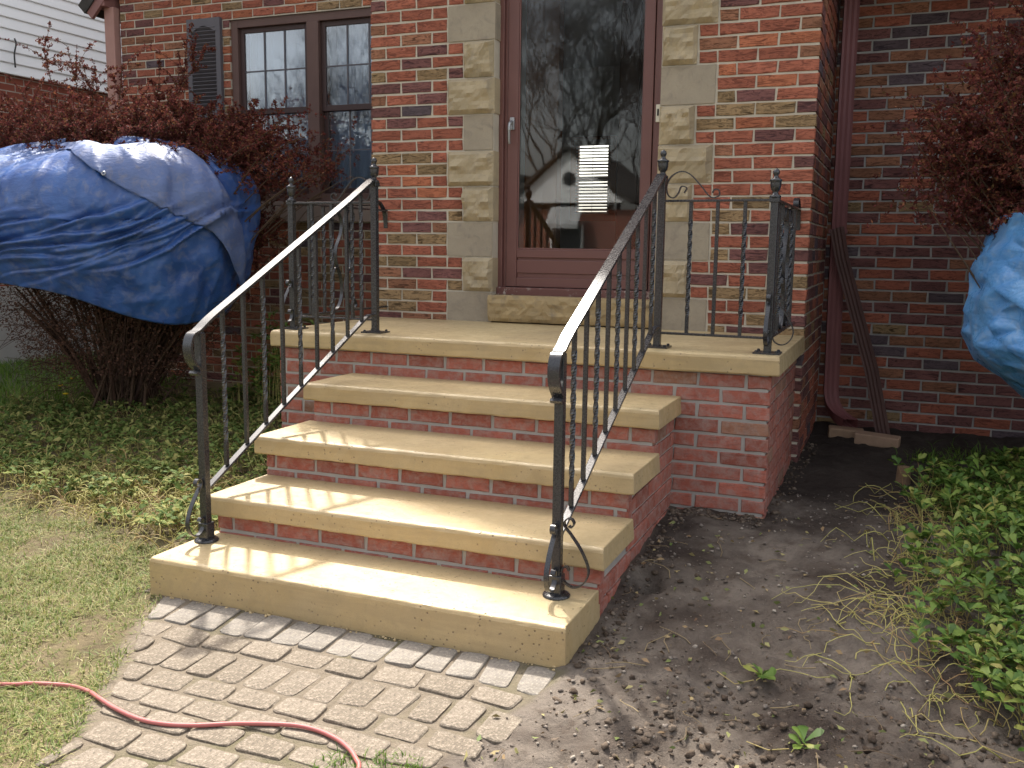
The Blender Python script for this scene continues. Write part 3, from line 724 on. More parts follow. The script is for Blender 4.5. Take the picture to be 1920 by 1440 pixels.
# right wall
rw = MB().box((XR-.05, RY+e, 0), (7.0, RY+.22, 3.7)).build('recessed_wall', M_MORT3, house)
rbk = []; n = -20
while 1.499+n*CRS < 3.6:
    zc = 1.499+n*CRS; off = 3.04+(0 if n % 2 == 0 else MOD/2)
    if zc > .05: row_run(XR+.0, 6.2, zc, off, MOD, JT, pick_shaded, 0, BH, rbk, F_(RY))
    n += 1
left = 300-n1
rbk = [(b[0], b[1], b[2], b[3], b[4], b[5], 1 if (2.7 < b[0] < 3.45 and .35 < b[2] < 2.75) else 0) for b in rbk]
rbk.sort(key=lambda b: -b[6]*10+abs(b[0]-3.0)*.1); 
cnt = lay(rbk, rw, 0, max(0, left-70))
wb = [(b[0], b[1], b[2], b[3], b[4], b[5], 1 if (b[0] < -2.3 and b[2] > 2.75) or (b[2] > 3.1 and b[0] > -2.3 and b[2] < 3.4) else 0) for b in wb]
lay(wb, wwall, 0, max(0, 300-n1-cnt))
# upper walls and roofs (above the picture; they throw the shade on the steps)
RIDX = 1.25; sl_ = .97
rk = lambda x: 3.44+sl_*(x+3.5)
up_ = MB(); up_.add([(-3.357, WY+.01, 3.551), (6.2, WY+.01, 3.551), (RIDX, WY+.01, rk(RIDX)-.1), (-3.357, WY+.2, 3.551), (6.2, WY+.2, 3.551), (RIDX, WY+.2, rk(RIDX)-.1)], [(0,1,2),(5,4,3),(0,3,4,1),(1,4,5,2),(2,5,3,0)])
up_.box((2.4, RY+.012, 3.701), (6.2, RY+.2, 4.1)); up_.box((-3.357, WY+.22, 0), (-3.15, 9, 3.5)); up_.box((6.0, RY+.22, 0), (6.2, 9, 3.7))
up_.add([(XL+.01, FY+.01, 3.151), (XR-.01, FY+.01, 3.151), ((XL+XR)/2, FY+.01, 3.62), (XL+.01, FY+.2, 3.151), (XR-.01, FY+.2, 3.151), ((XL+XR)/2, FY+.2, 3.62)], [(0,1,2),(5,4,3),(0,3,4,1),(1,4,5,2),(2,5,3,0)])
up_.build('upper_wall', M_BTEX, house)
rf = MB()
def roofslab(m, p, q, y0, y1, t):   # p,q = (x,z) ends of slope
    d = Vector((q[0]-p[0], 0, q[1]-p[1])).normalized(); nn = Vector((-d.z, 0, d.x))*t
    if nn.z < 0: nn = -nn
    a, b = Vector((p[0], 0, p[1])), Vector((q[0], 0, q[1]))
    vs = [Vector((v.x, yy, v.z)) for yy in (y0, y1) for v in (a, b, b+nn, a+nn)]
    m.add(vs, [(0,1,2,3),(7,6,5,4),(0,4,5,1),(1,5,6,2),(2,6,7,3),(3,7,4,0)])
roofslab(rf, (-3.62, rk(-3.62)-.1), (RIDX, rk(RIDX)-.1), 2.42, 9.2, .1); roofslab(rf, (RIDX+.001, rk(RIDX)-.1), (6.4, rk(RIDX)-.1-sl_*(6.4-RIDX)), 1.98, 9.2, .1)
pk = 3.72; xm = (XL+XR)/2; sb_ = .50
roofslab(rf, (XL-.14, pk-sb_*(xm-XL+.14)), (xm, pk), .99, 2.6, .08); roofslab(rf, (xm+.001, pk), (XR+.14, pk-sb_*(xm-XL+.14)), .99, 2.6, .08)
rf.build('roof', M_ROOF, house)
pr_ = MB(); pr_.add([(2.70, 1.45, 2.95), (6.6, 1.45, 2.95), (6.6, 2.26, 2.95), (2.70, 2.26, 2.95), (2.70, 1.45, 3.07), (6.6, 1.45, 3.07), (6.6, 2.26, 3.60), (2.70, 2.26, 3.60)], [(0,3,2,1),(4,5,6,7),(0,1,5,4),(1,2,6,5),(2,3,7,6),(3,0,4,7)]); pr_.build('added_eave', M_ROOF, house)  # added unseen eave, cuts the sky light on the recessed wall
# rake board, gutter and corner trim at the far left corner
tr = MB(); tr.bar((-3.60, 2.45, rk(-3.6)-.12), (-1.0, 2.45, rk(-1.0)-.12), .03, .12, (0, 0, 1)); tr.build('rake_board', M_GUT, house)
gu = MB(); gp = [(-3.42, 0), (-3.56, 0), (-3.60, .05), (-3.66, .085), (-3.66, .13), (-3.42, .13)]
vs = [(x, y, 3.275+z) for y in (2.44, 9.0) for x, z in gp]; gu.add(vs, [tuple(range(6)), tuple(range(11, 5, -1))]+[(i, 6+i, 6+(i+1) % 6, (i+1) % 6) for i in range(6)]); gu.build('gutter', M_GUT, house, bevel=.006)
MB().box((-3.49, WY-.045, .2), (-3.385, WY+.03, 3.28)).build('corner_trim', M_PINK, house, bevel=.005)
# window
fx = [(-2.215, -2.15), (-1.482, -1.373), (-.70, -.63)]
fm = MB()
for a, b in ((fx[0][0], fx[0][1]), (fx[2][0], fx[2][1])): fm.box((a, WY+.02, 1.64), (b, WY+.14, 3.094))
fm.box((fx[1][0], WY+.012, 1.66), (fx[1][1], WY+.14, 3.03)); fm.box((fx[0][1], WY+.02, 3.03), (fx[2][0], WY+.14, 3.094)); fm.box((fx[0][1], WY+.02, 1.64), (fx[2][0], WY+.14, 1.70))
win = fm.build('window', M_TRIM, house, bevel=.004)
sm = MB(); sm.box((wx0+.001, WY-.005, 1.605), (wx1-.001, WY+.14, 1.64)); sm.box((wx0-.06, WY-.05, 1.475), (wx1+.06, WY+.05, 1.598)); sm.build('window_sill', M_SILLW, house, bevel=.005)
for a, b in ((fx[0][1], fx[1][0]), (fx[1][1], fx[2][0])):
    for (z0, z1, y) in ((2.345, 3.03, WY+.05), (1.70, 2.385, WY+.075)):
        s_ = MB(); t = .042
        s_.box((a+.002, y, z0), (a+t, y+.024, z1)); s_.box((b-t, y, z0), (b-.002, y+.024, z1)); s_.box((a+t, y, z0), (b-t, y+.024, z0+.045)); s_.box((a+t, y, z1-.04), (b-t, y+.024, z1))
        s_.build('sash', M_SASH, win, bevel=.003)
        MB().box((a+t-.004, y+.010, z0+.04), (b-t+.004, y+.013, z1-.036)).build('pane', M_GLASSW, win)
        mu = MB(); wd_ = b-a-2*t
        for i in (1, 2): mu.box((a+t+wd_*i/3-.006, y+.003, z0+.04), (a+t+wd_*i/3+.006, y+.0095, z1-.035))
        mu.box((a+t, y+.0025, (z0+z1)/2-.005), (b-t, y+.0092, (z0+z1)/2+.005)); mu.build('muntin', M_SHUT, win)
cu = []
for a, b in ((fx[0][1], fx[1][0]), (fx[1][1], fx[2][0])):
    m = MB(); N = 60
    for i in range(N+1):
        x = a+(b-a)*i/N; y = WY+.19+.018*math.sin(i*.9+a)+.008*math.sin(i*2.3)
        m.v += [(x, y, 1.66), (x, y+.004, 3.06)]
    m.f = [(2*i, 2*i+2, 2*i+3, 2*i+1) for i in range(N)]; m.mi = [0]*N
    m.build('curtain', M_CURT, win, smooth=True)
MB().box((-2.4, WY+.26, 1.4), (-.5, WY+.30, 3.2)).box((-2.4, WY+.22, 1.4), (-2.36, WY+.26, 3.2)).box((-.54, WY+.22, 1.4), (-.5, WY+.26, 3.2)).build('dim_room', M_FLOOR, house)
# shutter
sx0, sx1, sz0, sz1 = -2.622, -2.285, 1.62, 3.118; sy = WY-.034
sh = MB(); sh.box((sx0, sy, sz0), (sx0+.045, WY+.002, sz1)); sh.box((sx1-.045, sy, sz0), (sx1, WY+.002, sz1)); sh.box((sx0+.045, sy+.001, sz0), (sx1-.045, WY+.002, sz0+.09)); sh.box((sx0+.045, sy+.001, 2.33), (sx1-.045, WY+.002, 2.40)); sh.box((sx0+.045, sy+.022, sz0+.09), (sx1-.045, WY+.003, sz1-.04))
N = 14; ar = [(sx0+.045+(sx1-sx0-.09)*i/N, sz1-.105+.045*math.sin(math.pi*i/N)**1.4) for i in range(N+1)]
vs = [(x, yy, z) for yy in (sy+.001, sy+.03) for x, z in ar+[(sx1-.045, sz1), (sx0+.045, sz1)]]; k = N+3
sh.add(vs, [tuple(range(k)), tuple(range(2*k-1, k-1, -1))]+[(i, k+i, k+(i+1) % k, (i+1) % k) for i in range(k)])
shut = sh.build('shutter', M_SHUT, house, bevel=.002)
slm = MB().bar((-.1235, 0, 0), (.1235, 0, 0), .006, .034, (0, -.75, .66)).mesh('slat', M_SHUT)
z = sz0+.105
while z < sz1-.07:
    if not 2.31 < z < 2.42: link('slat', slm, shut, ((sx0+sx1)/2, sy+.012, z))
    z += .0305

# ------------------------------------------------------------------ downspouts
def corrug(m, path, w_, d_, wv):
    """rectangular spout with ribbed faces along a path"""
    path = [Vector(p) for p in path]; wv = Vector(wv).normalized(); vs = []
    prof = []
    nseg = 7
    for i in range(nseg): prof.append((-w_/2+w_*i/(nseg-1), -d_/2+(0 if i % 2 == 0 else .004)))
    for i in range(nseg): prof.append((w_/2-w_*i/(nseg-1), d_/2-(0 if i % 2 == 0 else .004)))
    n_ = len(prof)
    for i, p in enumerate(path):
        t = (path[min(i+1, len(path)-1)]-path[max(i-1, 0)]).normalized(); dv = t.cross(wv).normalized()
        vs += [p+wv*a+dv*b for a, b in prof]
    m.add(vs, [(i*n_+k, i*n_+(k+1) % n_, (i+1)*n_+(k+1) % n_, (i+1)*n_+k) for i in range(len(path)-1) for k in range(n_)]); return m
ds = MB(); pth = [(2.615, 2.06, 3.6), (2.615, 2.06, 2.2), (2.62, 2.06, 1.2), (2.63, 2.06, .52)]+list(crom([(2.63, 2.06, .52), (2.632, 2.055, .44), (2.65, 2.03, .36), (2.70, 1.98, .30), (2.76, 1.92, .272)], 6))[1:]
corrug(ds, pth, .085, .062, (1, .15, 0))
dso = ds.build('downspout', M_PIPE, None); dso['label'] = 'maroon downspout fixed in the corner beside the entrance bay, with curved foot'; dso['category'] = 'downspout'
st = MB(); st.box((2.565, 2.02, 1.40), (2.668, 2.105, 1.425)); st.build('strap', M_PIPE, dso)
ln = MB(); corrug(ln, [(2.615, 1.96, 1.43), (2.655, 1.95, 1.25), (2.75, 1.93, .95), (2.86, 1.91, .60), (2.955, 1.88, .20)], .066, .05, (.9, -.3, .3))
tag(ln.build('loose_downspout', simple('weathered_brown_pipe', (.10, .055, .048), .65, .3, .3, 6, .2, 40, .002)), 'loose length of brown downspout leaning against the corner pipe', 'downspout')
for (x, y, a, L_, lab, c_) in ((2.74, 1.88, .1, .2, 'pale brick under the curved downspout foot', (.30, .2, .13)), (2.92, 1.72, -.12, .24, 'dusty brick lying flat beside the loose leaning pipe', (.33, .22, .15))):
    b = MB().box((-L_/2, -.05, -.03), (L_/2, .05, .035)).build('loose_brick', simple('old_loose_brick', c_, .95, .2, .25, 20, .5, 60, .004), bevel=.008)
    zz = float(ground_h(x, y)); b.location = (x, y, zz+.028); b.rotation_euler = (.03, .05, a); tag(b, lab, 'brick')
# ------------------------------------------------------------------ wrought iron railings
def sq(m, x, y, z0, z1, w_, d_=None):
    d_ = d_ or w_; return m.box((x-w_/2, y-d_/2, z0), (x+w_/2, y+d_/2, z1))
def twist_mesh(H, w_=.0145):
    m = MB(); N = 60; vs = []
    for i in range(N+1):
        t = i/N; z = H*t; a = 0 if t < .14 else 1 if t > .86 else (t-.14)/.72
        ang = a*math.pi*4.5
        for k in range(4):
            an = ang+math.pi/4+k*math.pi/2; vs.append((w_*.7071*math.cos(an), w_*.7071*math.sin(an), z))
    fs = [(i*4+k, i*4+(k+1) % 4, i*4+4+(k+1) % 4, i*4+4+k) for i in range(N) for k in range(4)]+[(3,2,1,0), (4*N, 4*N+1, 4*N+2, 4*N+3)]
    return m.add(vs, fs).mesh('baluster', M_IRON)
def plain_mesh(H, w_=.0145): return sq(MB(), 0, 0, 0, H, w_).mesh('baluster', M_IRON)
SLH, LDH = .615, .585
TW_S, PL_S, TW_L, PL_L = twist_mesh(SLH), plain_mesh(SLH), twist_mesh(LDH), plain_mesh(LDH)
FIN = MB().lathe([(.0, 0), (.024, 0), (.024, .008), (.014, .014), (.011, .022), (.013, .028), (.019, .034), (.022, .048), (.023, .060), (.0225, .066), (.026, .070), (.026, .075), (.016, .080), (.010, .086), (.009, .092), (.013, .098), (.0145, .106), (.011, .115), (.004, .121), (0, .122)], (0, 0, 0), 16).mesh('finial', M_IRON, True)
PLATE = MB().box((-.056, -.05, 0), (.056, .05, .008))
for a in (-.042, .042):
    for b in (-.036, .036): PLATE.lathe([(.007, .008), (.007, .014), (.004, .017)], (a, b, 0), 6)
PLATE = PLATE.mesh('base_plate', M_IRON)
# foot scroll in (u, z): big drop loop with curls at both ends
FS = [(.030, .100), (.022, .112), (.008, .108), (.004, .085), (.014, .058), (.045, .044), (.078, .058), (.097, .094), (.094, .128), (.070, .178), (.036, .224), (.014, .250), (.010, .266), (.020, .280), (.036, .280), (.044, .266), (.036, .252), (.026, .256)]
def foot_scroll(post, x, y, z, du, wv, s=1.0):
    pts = crom([(x+du[0]*(u*s+.014), y+du[1]*(u*s+.014), z+h*s) for u, h in FS], 6)
    MB().ribbon(pts, wv, .017, .0045).build('scroll', M_IRON, post)
def railing(Xr, Xc, label, side):
    root = empty('iron_railing', (Xr, -.4, .15), label, 'railing')
    yl, yu = -1.165, .14
    hz = lambda y: 1.605+.488*(y-.106); bz = lambda y: .953+.487*(y-.068)
    # lower post in its boot
    p1 = sq(MB(), Xr, yl, Z1+.005, hz(yl)-.024, .031).build('post', M_IRON, root, bevel=.0025)
    bt = MB(); sq(bt, Xr, yl, Z1+.01, Z1+.075, .044); bt.lathe([(.0, -.002), (.046, -.002), (.048, .004), (.044, .010), (.030, .014)], (Xr, yl, Z1), 18); bt.build('boot', M_IRON, p1, bevel=.003)
    foot_scroll(p1, Xr, yl, Z1-.005, (0, -1), (1, 0, 0), .92)
    if side > 0: foot_scroll(p1, Xr, yl, Z1-.005, (1, 0), (0, 1, 0), .98)
    # handrail with lamb's-tongue end
    hp = [(Xr, yu-.018, hz(yu-.018)+.004), (Xr, yu-.06, hz(yu-.05))]+[(Xr, y, hz(y)) for y in (-.1, -.4, -.7, -.95, -1.10)]
    end = [(Xr, -1.175, hz(-1.175)-.008), (Xr, -1.215, .955), (Xr, -1.232, .915), (Xr, -1.226, .872), (Xr, -1.205, .842), (Xr, -1.188, .826), (Xr, -1.186, .812), (Xr, -1.197, .806), (Xr, -1.207, .815)]
    pts = crom(hp+end, 10)
    hr = MB().ribbon(pts, (1, 0, 0), .040, .011).build('handrail', M_IRON, root, bevel=.003)
    # bottom rail
    br = MB(); br.ribbon([(Xr, yl+.012, bz(yl)), (Xr, -.6, bz(-.6)), (Xr, .045, bz(.045)), (Xr, .075, bz(.045)+.008), (Xr, yu-.01, bz(.045)+.009)], (1, 0, 0), .028, .011)
    br.build('bottom_rail', M_IRON, root, bevel=.002)
    for i in range(9):
        y = -1.032+i*.130
        o = link('baluster', TW_S if i % 2 == 0 else PL_S, root, (Xr, y, bz(y)+.004))
        o.scale = (1, 1, (hz(y)-.007-bz(y)-.004)/SLH)
    # top post at the head of the stair
    def post(x, y, zt, plate=True):
        p = sq(MB(), x, y, ZL+.004, zt, .031).build('post', M_IRON, root, bevel=.0025)
        MB().box((x-.021, y-.021, zt-.018), (x+.021, y+.021, zt+.002)).build('collar', M_IRON, p, bevel=.003)
        link('finial', FIN, p, (x, y, zt+.001)); link('base_plate', PLATE, p, (x, y, ZL-.001)); return p
    post(Xr, yu, 1.603)
    ca = post(Xc, yu-.02, 1.513)
    foot_scroll(ca, Xc, yu-.02, ZL+.0, (0, -1), (1, 0, 0), .9)
    if side > 0: foot_scroll(ca, Xc, yu-.02, ZL+.0, (1, 0), (0, 1, 0), .9)
    # landing panel along the front
    MB().bar((Xr, yu, 1.505), (Xc, yu-.02, 1.505), .026, .010).build('top_rail', M_IRON, root, bevel=.002)
    MB().bar((Xr, yu, .925), (Xc, yu-.02, .925), .024, .010).build('bottom_rail', M_IRON, root, bevel=.002)
    for i, t in enumerate((.27, .51, .75)):
        x = Xr+(Xc-Xr)*t; link('baluster', TW_L if i != 1 else PL_L, root, (x, yu-.02*t, .922))
    sg = 1 if Xc > Xr else -1; L_ = abs(Xc-Xr)
    C = [(.095, .030), (.105, .052), (.082, .058), (.070, .030), (.050, .010), (.026, .022), (.018, .060), (.036, .100), (.075, .122), (.115, .112), (.16, .068), (.20, .020), (.222, .009), (.245, .020), (.242, .042), (.224, .044), (.216, .030)]
    MB().ribbon(crom([(Xr+sg*(u*L_/.48+.002), yu-.004, 1.508+h) for u, h in C], 6), (0, 1, 0), .014, .005).build('scroll', M_IRON, root)
    # return to the house wall
    yw = FY+.002; ys_ = yu-.02
    MB().bar((Xc, ys_, 1.505), (Xc, yw, 1.505), .026, .010).build('top_rail', M_IRON, root, bevel=.002)
    MB().bar((Xc, ys_, .925), (Xc, yw-.004, .925), .024, .010).build('bottom_rail', M_IRON, root, bevel=.002)
    for i, t in enumerate((.16, .30, .70, .84)):
        link('baluster', TW_L if i in (1, 2) else PL_L, root, (Xc, ys_+(yw-ys_)*t, .922))
    ym = (ys_+yw)/2
    for s_ in (-1, 1):
        S_ = [(.10, .995), (.13, .955), (.10, .935), (.055, .955), (.022, 1.02), (.030, 1.11), (.075, 1.20), (.075, 1.28), (.025, 1.36), (.018, 1.43), (.06, 1.488), (.105, 1.475), (.105, 1.435), (.075, 1.43)]
        MB().ribbon(crom([(Xc, ym+s_*u, h) for u, h in S_], 6), (1, 0, 0), .020, .005).build('scroll', M_IRON, root)
        MB().ribbon(crom([(Xc, ym+s_*u, h) for u, h in [(.028, 1.11), (.05, 1.16), (.09, 1.17), (.10, 1.145)]], 5), (1, 0, 0), .016, .005).build('scroll', M_IRON, root)
    W_ = [(0, 1.40), (-.004, 1.44), (-.02, 1.50), (-.065, 1.545), (-.11, 1.555), (-.145, 1.535), (-.14, 1.512), (-.115, 1.511)]
    MB().ribbon(crom([(Xc, yw-.003+u, h) for u, h in W_], 6), (1, 0, 0), .026, .006).build('wall_scroll', M_IRON, root)
    return root
railing(.542, .065, 'black wrought iron railing on the window side, reaching down past the blue tarp', -1)
railing(1.992, 2.478, 'black wrought iron railing on the downspout side, with heart shaped foot scrolls', 1)
# ------------------------------------------------------------------ barberry bushes under tarps
def leaves_mesh(name, P, D, size, mat, parent, seed, aspect=.55):
    """one small folded leaf per point; P (n,3), D (n,3) direction"""
    r = np.random.default_rng(seed); n = len(P); D = D/np.linalg.norm(D, axis=1, keepdims=True)
    a = np.cross(D, r.normal(size=(n, 3))); a /= np.linalg.norm(a, axis=1, keepdims=True)+1e-9
    s = (size*(.6+.8*r.random(n)))[:, None]; w_ = s*aspect
    nn = np.cross(D, a)*s*.12
    V = np.stack([P, P+D*s*.55+a*w_*.5+nn, P+D*s, P+D*s*.55-a*w_*.5+nn], 1).reshape(-1, 3)
    F = np.arange(4*n).reshape(n, 4)
    return np_mesh(name, V, F, mat, parent)
def tubes_np(name, paths, mat, parent=None, n=4, smooth=False):
    """paths: list of (pts (k,3), r0, r1) -> one mesh of thin tubes"""
    Vs = []; Fs = []; b = 0
    for pts, r0, r1 in paths:
        pts = np.asarray(pts); k = len(pts); t = np.gradient(pts, axis=0); t /= np.linalg.norm(t, axis=1, keepdims=True)+1e-9
        ref = np.where(np.abs(t[:, 2:3]) > .9, np.array([[1., 0, 0]]), np.array([[0, 0, 1.]])); u = np.cross(t, ref); u /= np.linalg.norm(u, axis=1, keepdims=True)+1e-9; v = np.cross(t, u)
        rr = np.linspace(r0, r1, k)[:, None]
        ring = [pts+(u*math.cos(2*math.pi*j/n)+v*math.sin(2*math.pi*j/n))*rr for j in range(n)]
        Vs.append(np.stack(ring, 1).reshape(-1, 3))
        i = np.arange(k-1)[:, None]*n; j = np.arange(n)[None]; j2 = (j+1) % n
        Fs.append((np.stack([i+j, i+j2, i+n+j2, i+n+j], -1).reshape(-1, 4))+b); b += k*n
    return np_mesh(name, np.concatenate(Vs), np.concatenate(Fs), mat, parent, smooth)
def bez(a, b, c, n):
    t = np.linspace(0, 1, n)[:, None]; return (1-t)**2*a+2*t*(1-t)*b+t*t*c
def bush(name, label, base, tips, seed, keep, twigs=15, tl=(.14, .36), leaf=.017, dens=1.0, group='barberry shrubs wrapped in tarps'):
    r = np.random.default_rng(seed); base = np.array(base)
    root = empty(name, tuple(base), label, 'shrub', group)
    stems = []; tw = []; LP = []; LD = []
    for tip in tips:
        tip = np.array(tip); b0 = base+np.array([r.normal()*.10, r.normal()*.08, 0])
        mid = b0*.45+tip*.55; mid[2] = b0[2]+(tip[2]-b0[2])*r.uniform(.6, .95); mid[:2] += r.normal(size=2)*.06
        p = bez(b0, mid, tip, 16); stems.append((p, r.uniform(.006, .013), .002))
        for _ in range(twigs):
            t = r.uniform(.35, 1.0); i = min(14, int(t*15)); s = p[i]+(p[i+1]-p[i])*r.random(); tg = p[i+1]-p[i]; tg /= np.linalg.norm(tg)
            d = tg*.5+r.normal(size=3)*.75+np.array([0, 0, .32]); d /= np.linalg.norm(d); L_ = r.uniform(*tl)
            q = bez(s, s+d*L_*.5+np.array([0, 0, .03]), s+d*L_+np.array([r.normal()*.04, r.normal()*.04, -.05*L_/.3]), 7)
            tw.append((q, .0022, .0010))
            m = int(L_/.017*dens); tt = r.random(m); 
            for a in tt:
                i2 = min(5, int(a*6)); c_ = q[i2]+(q[i2+1]-q[i2])*(a*6-i2); g_ = q[i2+1]-q[i2]; g_ = g_/np.linalg.norm(g_)
                for _k in range(6): LP.append(c_+r.normal(size=3)*.003); LD.append(g_*.45+r.normal(size=3)*.75)
    # leaves all the way out along the arching shoots
        for a in np.arange(.5, 1.0, .012):
            i2 = min(14, int(a*15)); c_ = p[i2]+(p[i2+1]-p[i2])*(a*15-i2); g_ = p[i2+1]-p[i2]; g_ = g_/np.linalg.norm(g_)
            for _k in range(4): LP.append(c_); LD.append(g_*.4+r.normal(size=3)*.8)
    LP = np.array(LP); LD = np.array(LD); k = keep(LP); LP, LD = LP[k], LD[k]
    tw = [t for t in tw if keep(t[0][-1:])[0] and keep(t[0][3:4])[0]]
    tubes_np('stems', stems, M_STEM, root, 6, True); tubes_np('twigs', tw, M_TWIG, root, 3)
    tag(leaves_mesh('foliage', LP, LD, leaf, M_BARB, root, seed), kind='stuff')
    return root
# left tarp: a cap draped over the front of the shrub
TC = np.array([-2.12, 1.05]); TA = np.array([1.10, .78])
def tarp_rad(th, z):       # superellipse factor 1 at the cloth
    return 1
def inside(P, zt=1.99):
    u = np.abs(P[:, 0]-TC[0])/TA[0]; v = np.abs(P[:, 1]-TC[1])/TA[1]
    return (u**2.4+v**2.4)**(1/2.4)
def keepL(P):
    rr = inside(P); front = P[:, 1] < 1.12
    dome = 1.90-.36*np.clip(rr, 0, 1)**3
    ok = np.where(front, (P[:, 2] > dome+.02) | (rr < .9) & (P[:, 2] < dome-.06), True)
    ok &= ~((P[:, 1] > 2.52)) & (P[:, 0] < .05)
    ok &= ~((rr > .97) & (P[:, 2] < 1.3) & front)
    hsh = np.modf(np.abs(np.sin(P[:, 0]*91.7+P[:, 1]*37.3+P[:, 2]*53.1))*917.3)[0]
    ok &= ~((P[:, 0] > -1.05) & ((P[:, 2] < 1.60+.25*(P[:, 0]+1.05)) | (hsh > .55-.35*(P[:, 0]+1.05)))) & (P[:, 0] < -.42)
    return ok
r0 = np.random.default_rng(5); tips = []
for i in range(150):
    a = r0.uniform(0, 2*math.pi); q = math.sqrt(r0.random())
    x = -1.95+1.55*q*math.cos(a); y = 1.42+.72*q*math.sin(a)
    z = 2.13-.26*float(sstep((x+1.7)/1.1))-.06*q*q+r0.normal()*.06
    tips.append((x, y, z))
tips += [(-.62, 1.25, 1.98), (-.50, 1.35, 1.85), (-.55, 1.2, 1.75), (-.75, 1.3, 2.12), (-.62, 1.5, 1.62), (-.50, 1.45, 1.70), (-.40, 1.5, 1.95), (-.7, 1.6, 1.5)]
tips += [(-2.72, 1.15, 2.64), (-2.55, 1.2, 2.66), (-2.15, 1.3, 2.52), (-3.0, 1.2, 2.38), (-2.3, 1.2, 2.50), (-1.62, 1.45, 2.50), (-1.75, 1.5, 2.56), (-2.0, 1.5, 2.42)]
bush('barberry_shrub', 'dark red barberry shrub beside the shuttered window, tarp over its front', (-2.15, 1.2, float(gz(-2.15, 1.2))-.01), tips, 21, keepL, 26)
# dead twiggy skirt below the cloth
skirt = []
for i in range(900):
    a = r0.uniform(0, 2*math.pi); q = r0.uniform(.15, 1); z0 = r0.uniform(.25, .95)
    c_ = np.array([-2.15+1.05*q*math.cos(a)*(.4+.6*z0), 1.15+.7*q*math.sin(a)*(.4+.6*z0), z0]); d = np.array([math.cos(a), math.sin(a), r0.uniform(-.5, .9)])+r0.normal(size=3)*.5
    d /= np.linalg.norm(d); skirt.append((bez(c_, c_+d*.1, c_+d*.22+np.array([0, 0, -.03]), 5), .0022, .001))
for i in range(26):
    a = r0.uniform(0, 2*math.pi); b0 = np.array([-2.15+.12*math.cos(a), 1.15+.1*math.sin(a), .05]); t_ = np.array([-2.15+.8*math.cos(a), 1.15+.5*math.sin(a), r0.uniform(.8, 1.2)])
    skirt.append((bez(b0, np.array([b0[0]+.2*math.cos(a), b0[1]+.12*math.sin(a), .5]), t_, 9), r0.uniform(.010, .02), .006))
bl_ = bpy.data.objects['barberry_shrub']
tubes_np('dead_twigs', skirt, M_TWIG, bl_, 4)
n = 18000; a = r0.uniform(0, 2*math.pi, n); q = r0.uniform(.35, 1, n); zz = r0.uniform(.38, 1.05, n)
P = np.stack([-2.2+1.1*q*np.cos(a)*(.35+.65*zz), 1.15+.72*q*np.sin(a)*(.35+.65*zz), zz], 1)
P = P[(P[:, 0] < -.9)]
tag(leaves_mesh('dead_leaves', P, r0.normal(size=P.shape), .017, isl('dead_barberry_leaf', [(0, (.06, .028, .02)), (1, (.14, .07, .045))], .8, .2), bl_, 4), kind='stuff')

def tarp_mat(name, a, b, scuff, rough=.34, crinkle=.35):
    k = NT(name); v = k.coord(); n = k.noise(v, 4.5, 6, .62, .5); s = k.noise(v, 17, 5, .65, .6); f = k.noise(v, 300, 2, .5)
    c = k.mix(k.ramp(n, [(.3, 0), (.7, 1)]), a, b); c = k.mix(k.ramp(s, [(.5, 0), (.72, .62)]), c, scuff)
    wv = k.n('TexWave', wave_type='BANDS', bands_direction='Z'); wv.inputs['Scale'].default_value = 90; k.l(v, wv.inputs['Vector'])
    wx = k.n('TexWave', wave_type='BANDS', bands_direction='X'); wx.inputs['Scale'].default_value = 90; k.l(v, wx.inputs['Vector'])
    k.base(c).set(rough, .55); k.l(k.ramp(s, [(.3, rough), (.75, min(1, rough+.25))]), k.b.inputs['Roughness'])
    st_ = k.n('Mapping'); st_.inputs['Scale'].default_value = (9, 9, 26); st_.inputs['Rotation'].default_value = (0, .5, 0); k.l(v, st_.inputs[0]); cr = k.noise(st_.outputs[0], 1.0, 4, .6, 1.2)
    b1 = k.bump(cr, crinkle, .03); b2 = k.bump(n, .4, .02, b1); k.bump(k.math('ADD', wv.outputs['Fac'], wx.outputs['Fac']), .06, .001, b2); return k.m
M_TARP = tarp_mat('blue_tarp', (.022, .062, .22), (.045, .125, .36), (.17, .19, .27), .3, .2)
M_TARP2 = tarp_mat('blue_tarp_worn', (.075, .12, .28), (.12, .17, .34), (.23, .22, .25), .45, .25)
M_TARP3 = tarp_mat('light_blue_tarp', (.07, .24, .55), (.14, .36, .66), (.30, .42, .58), .2, .25)
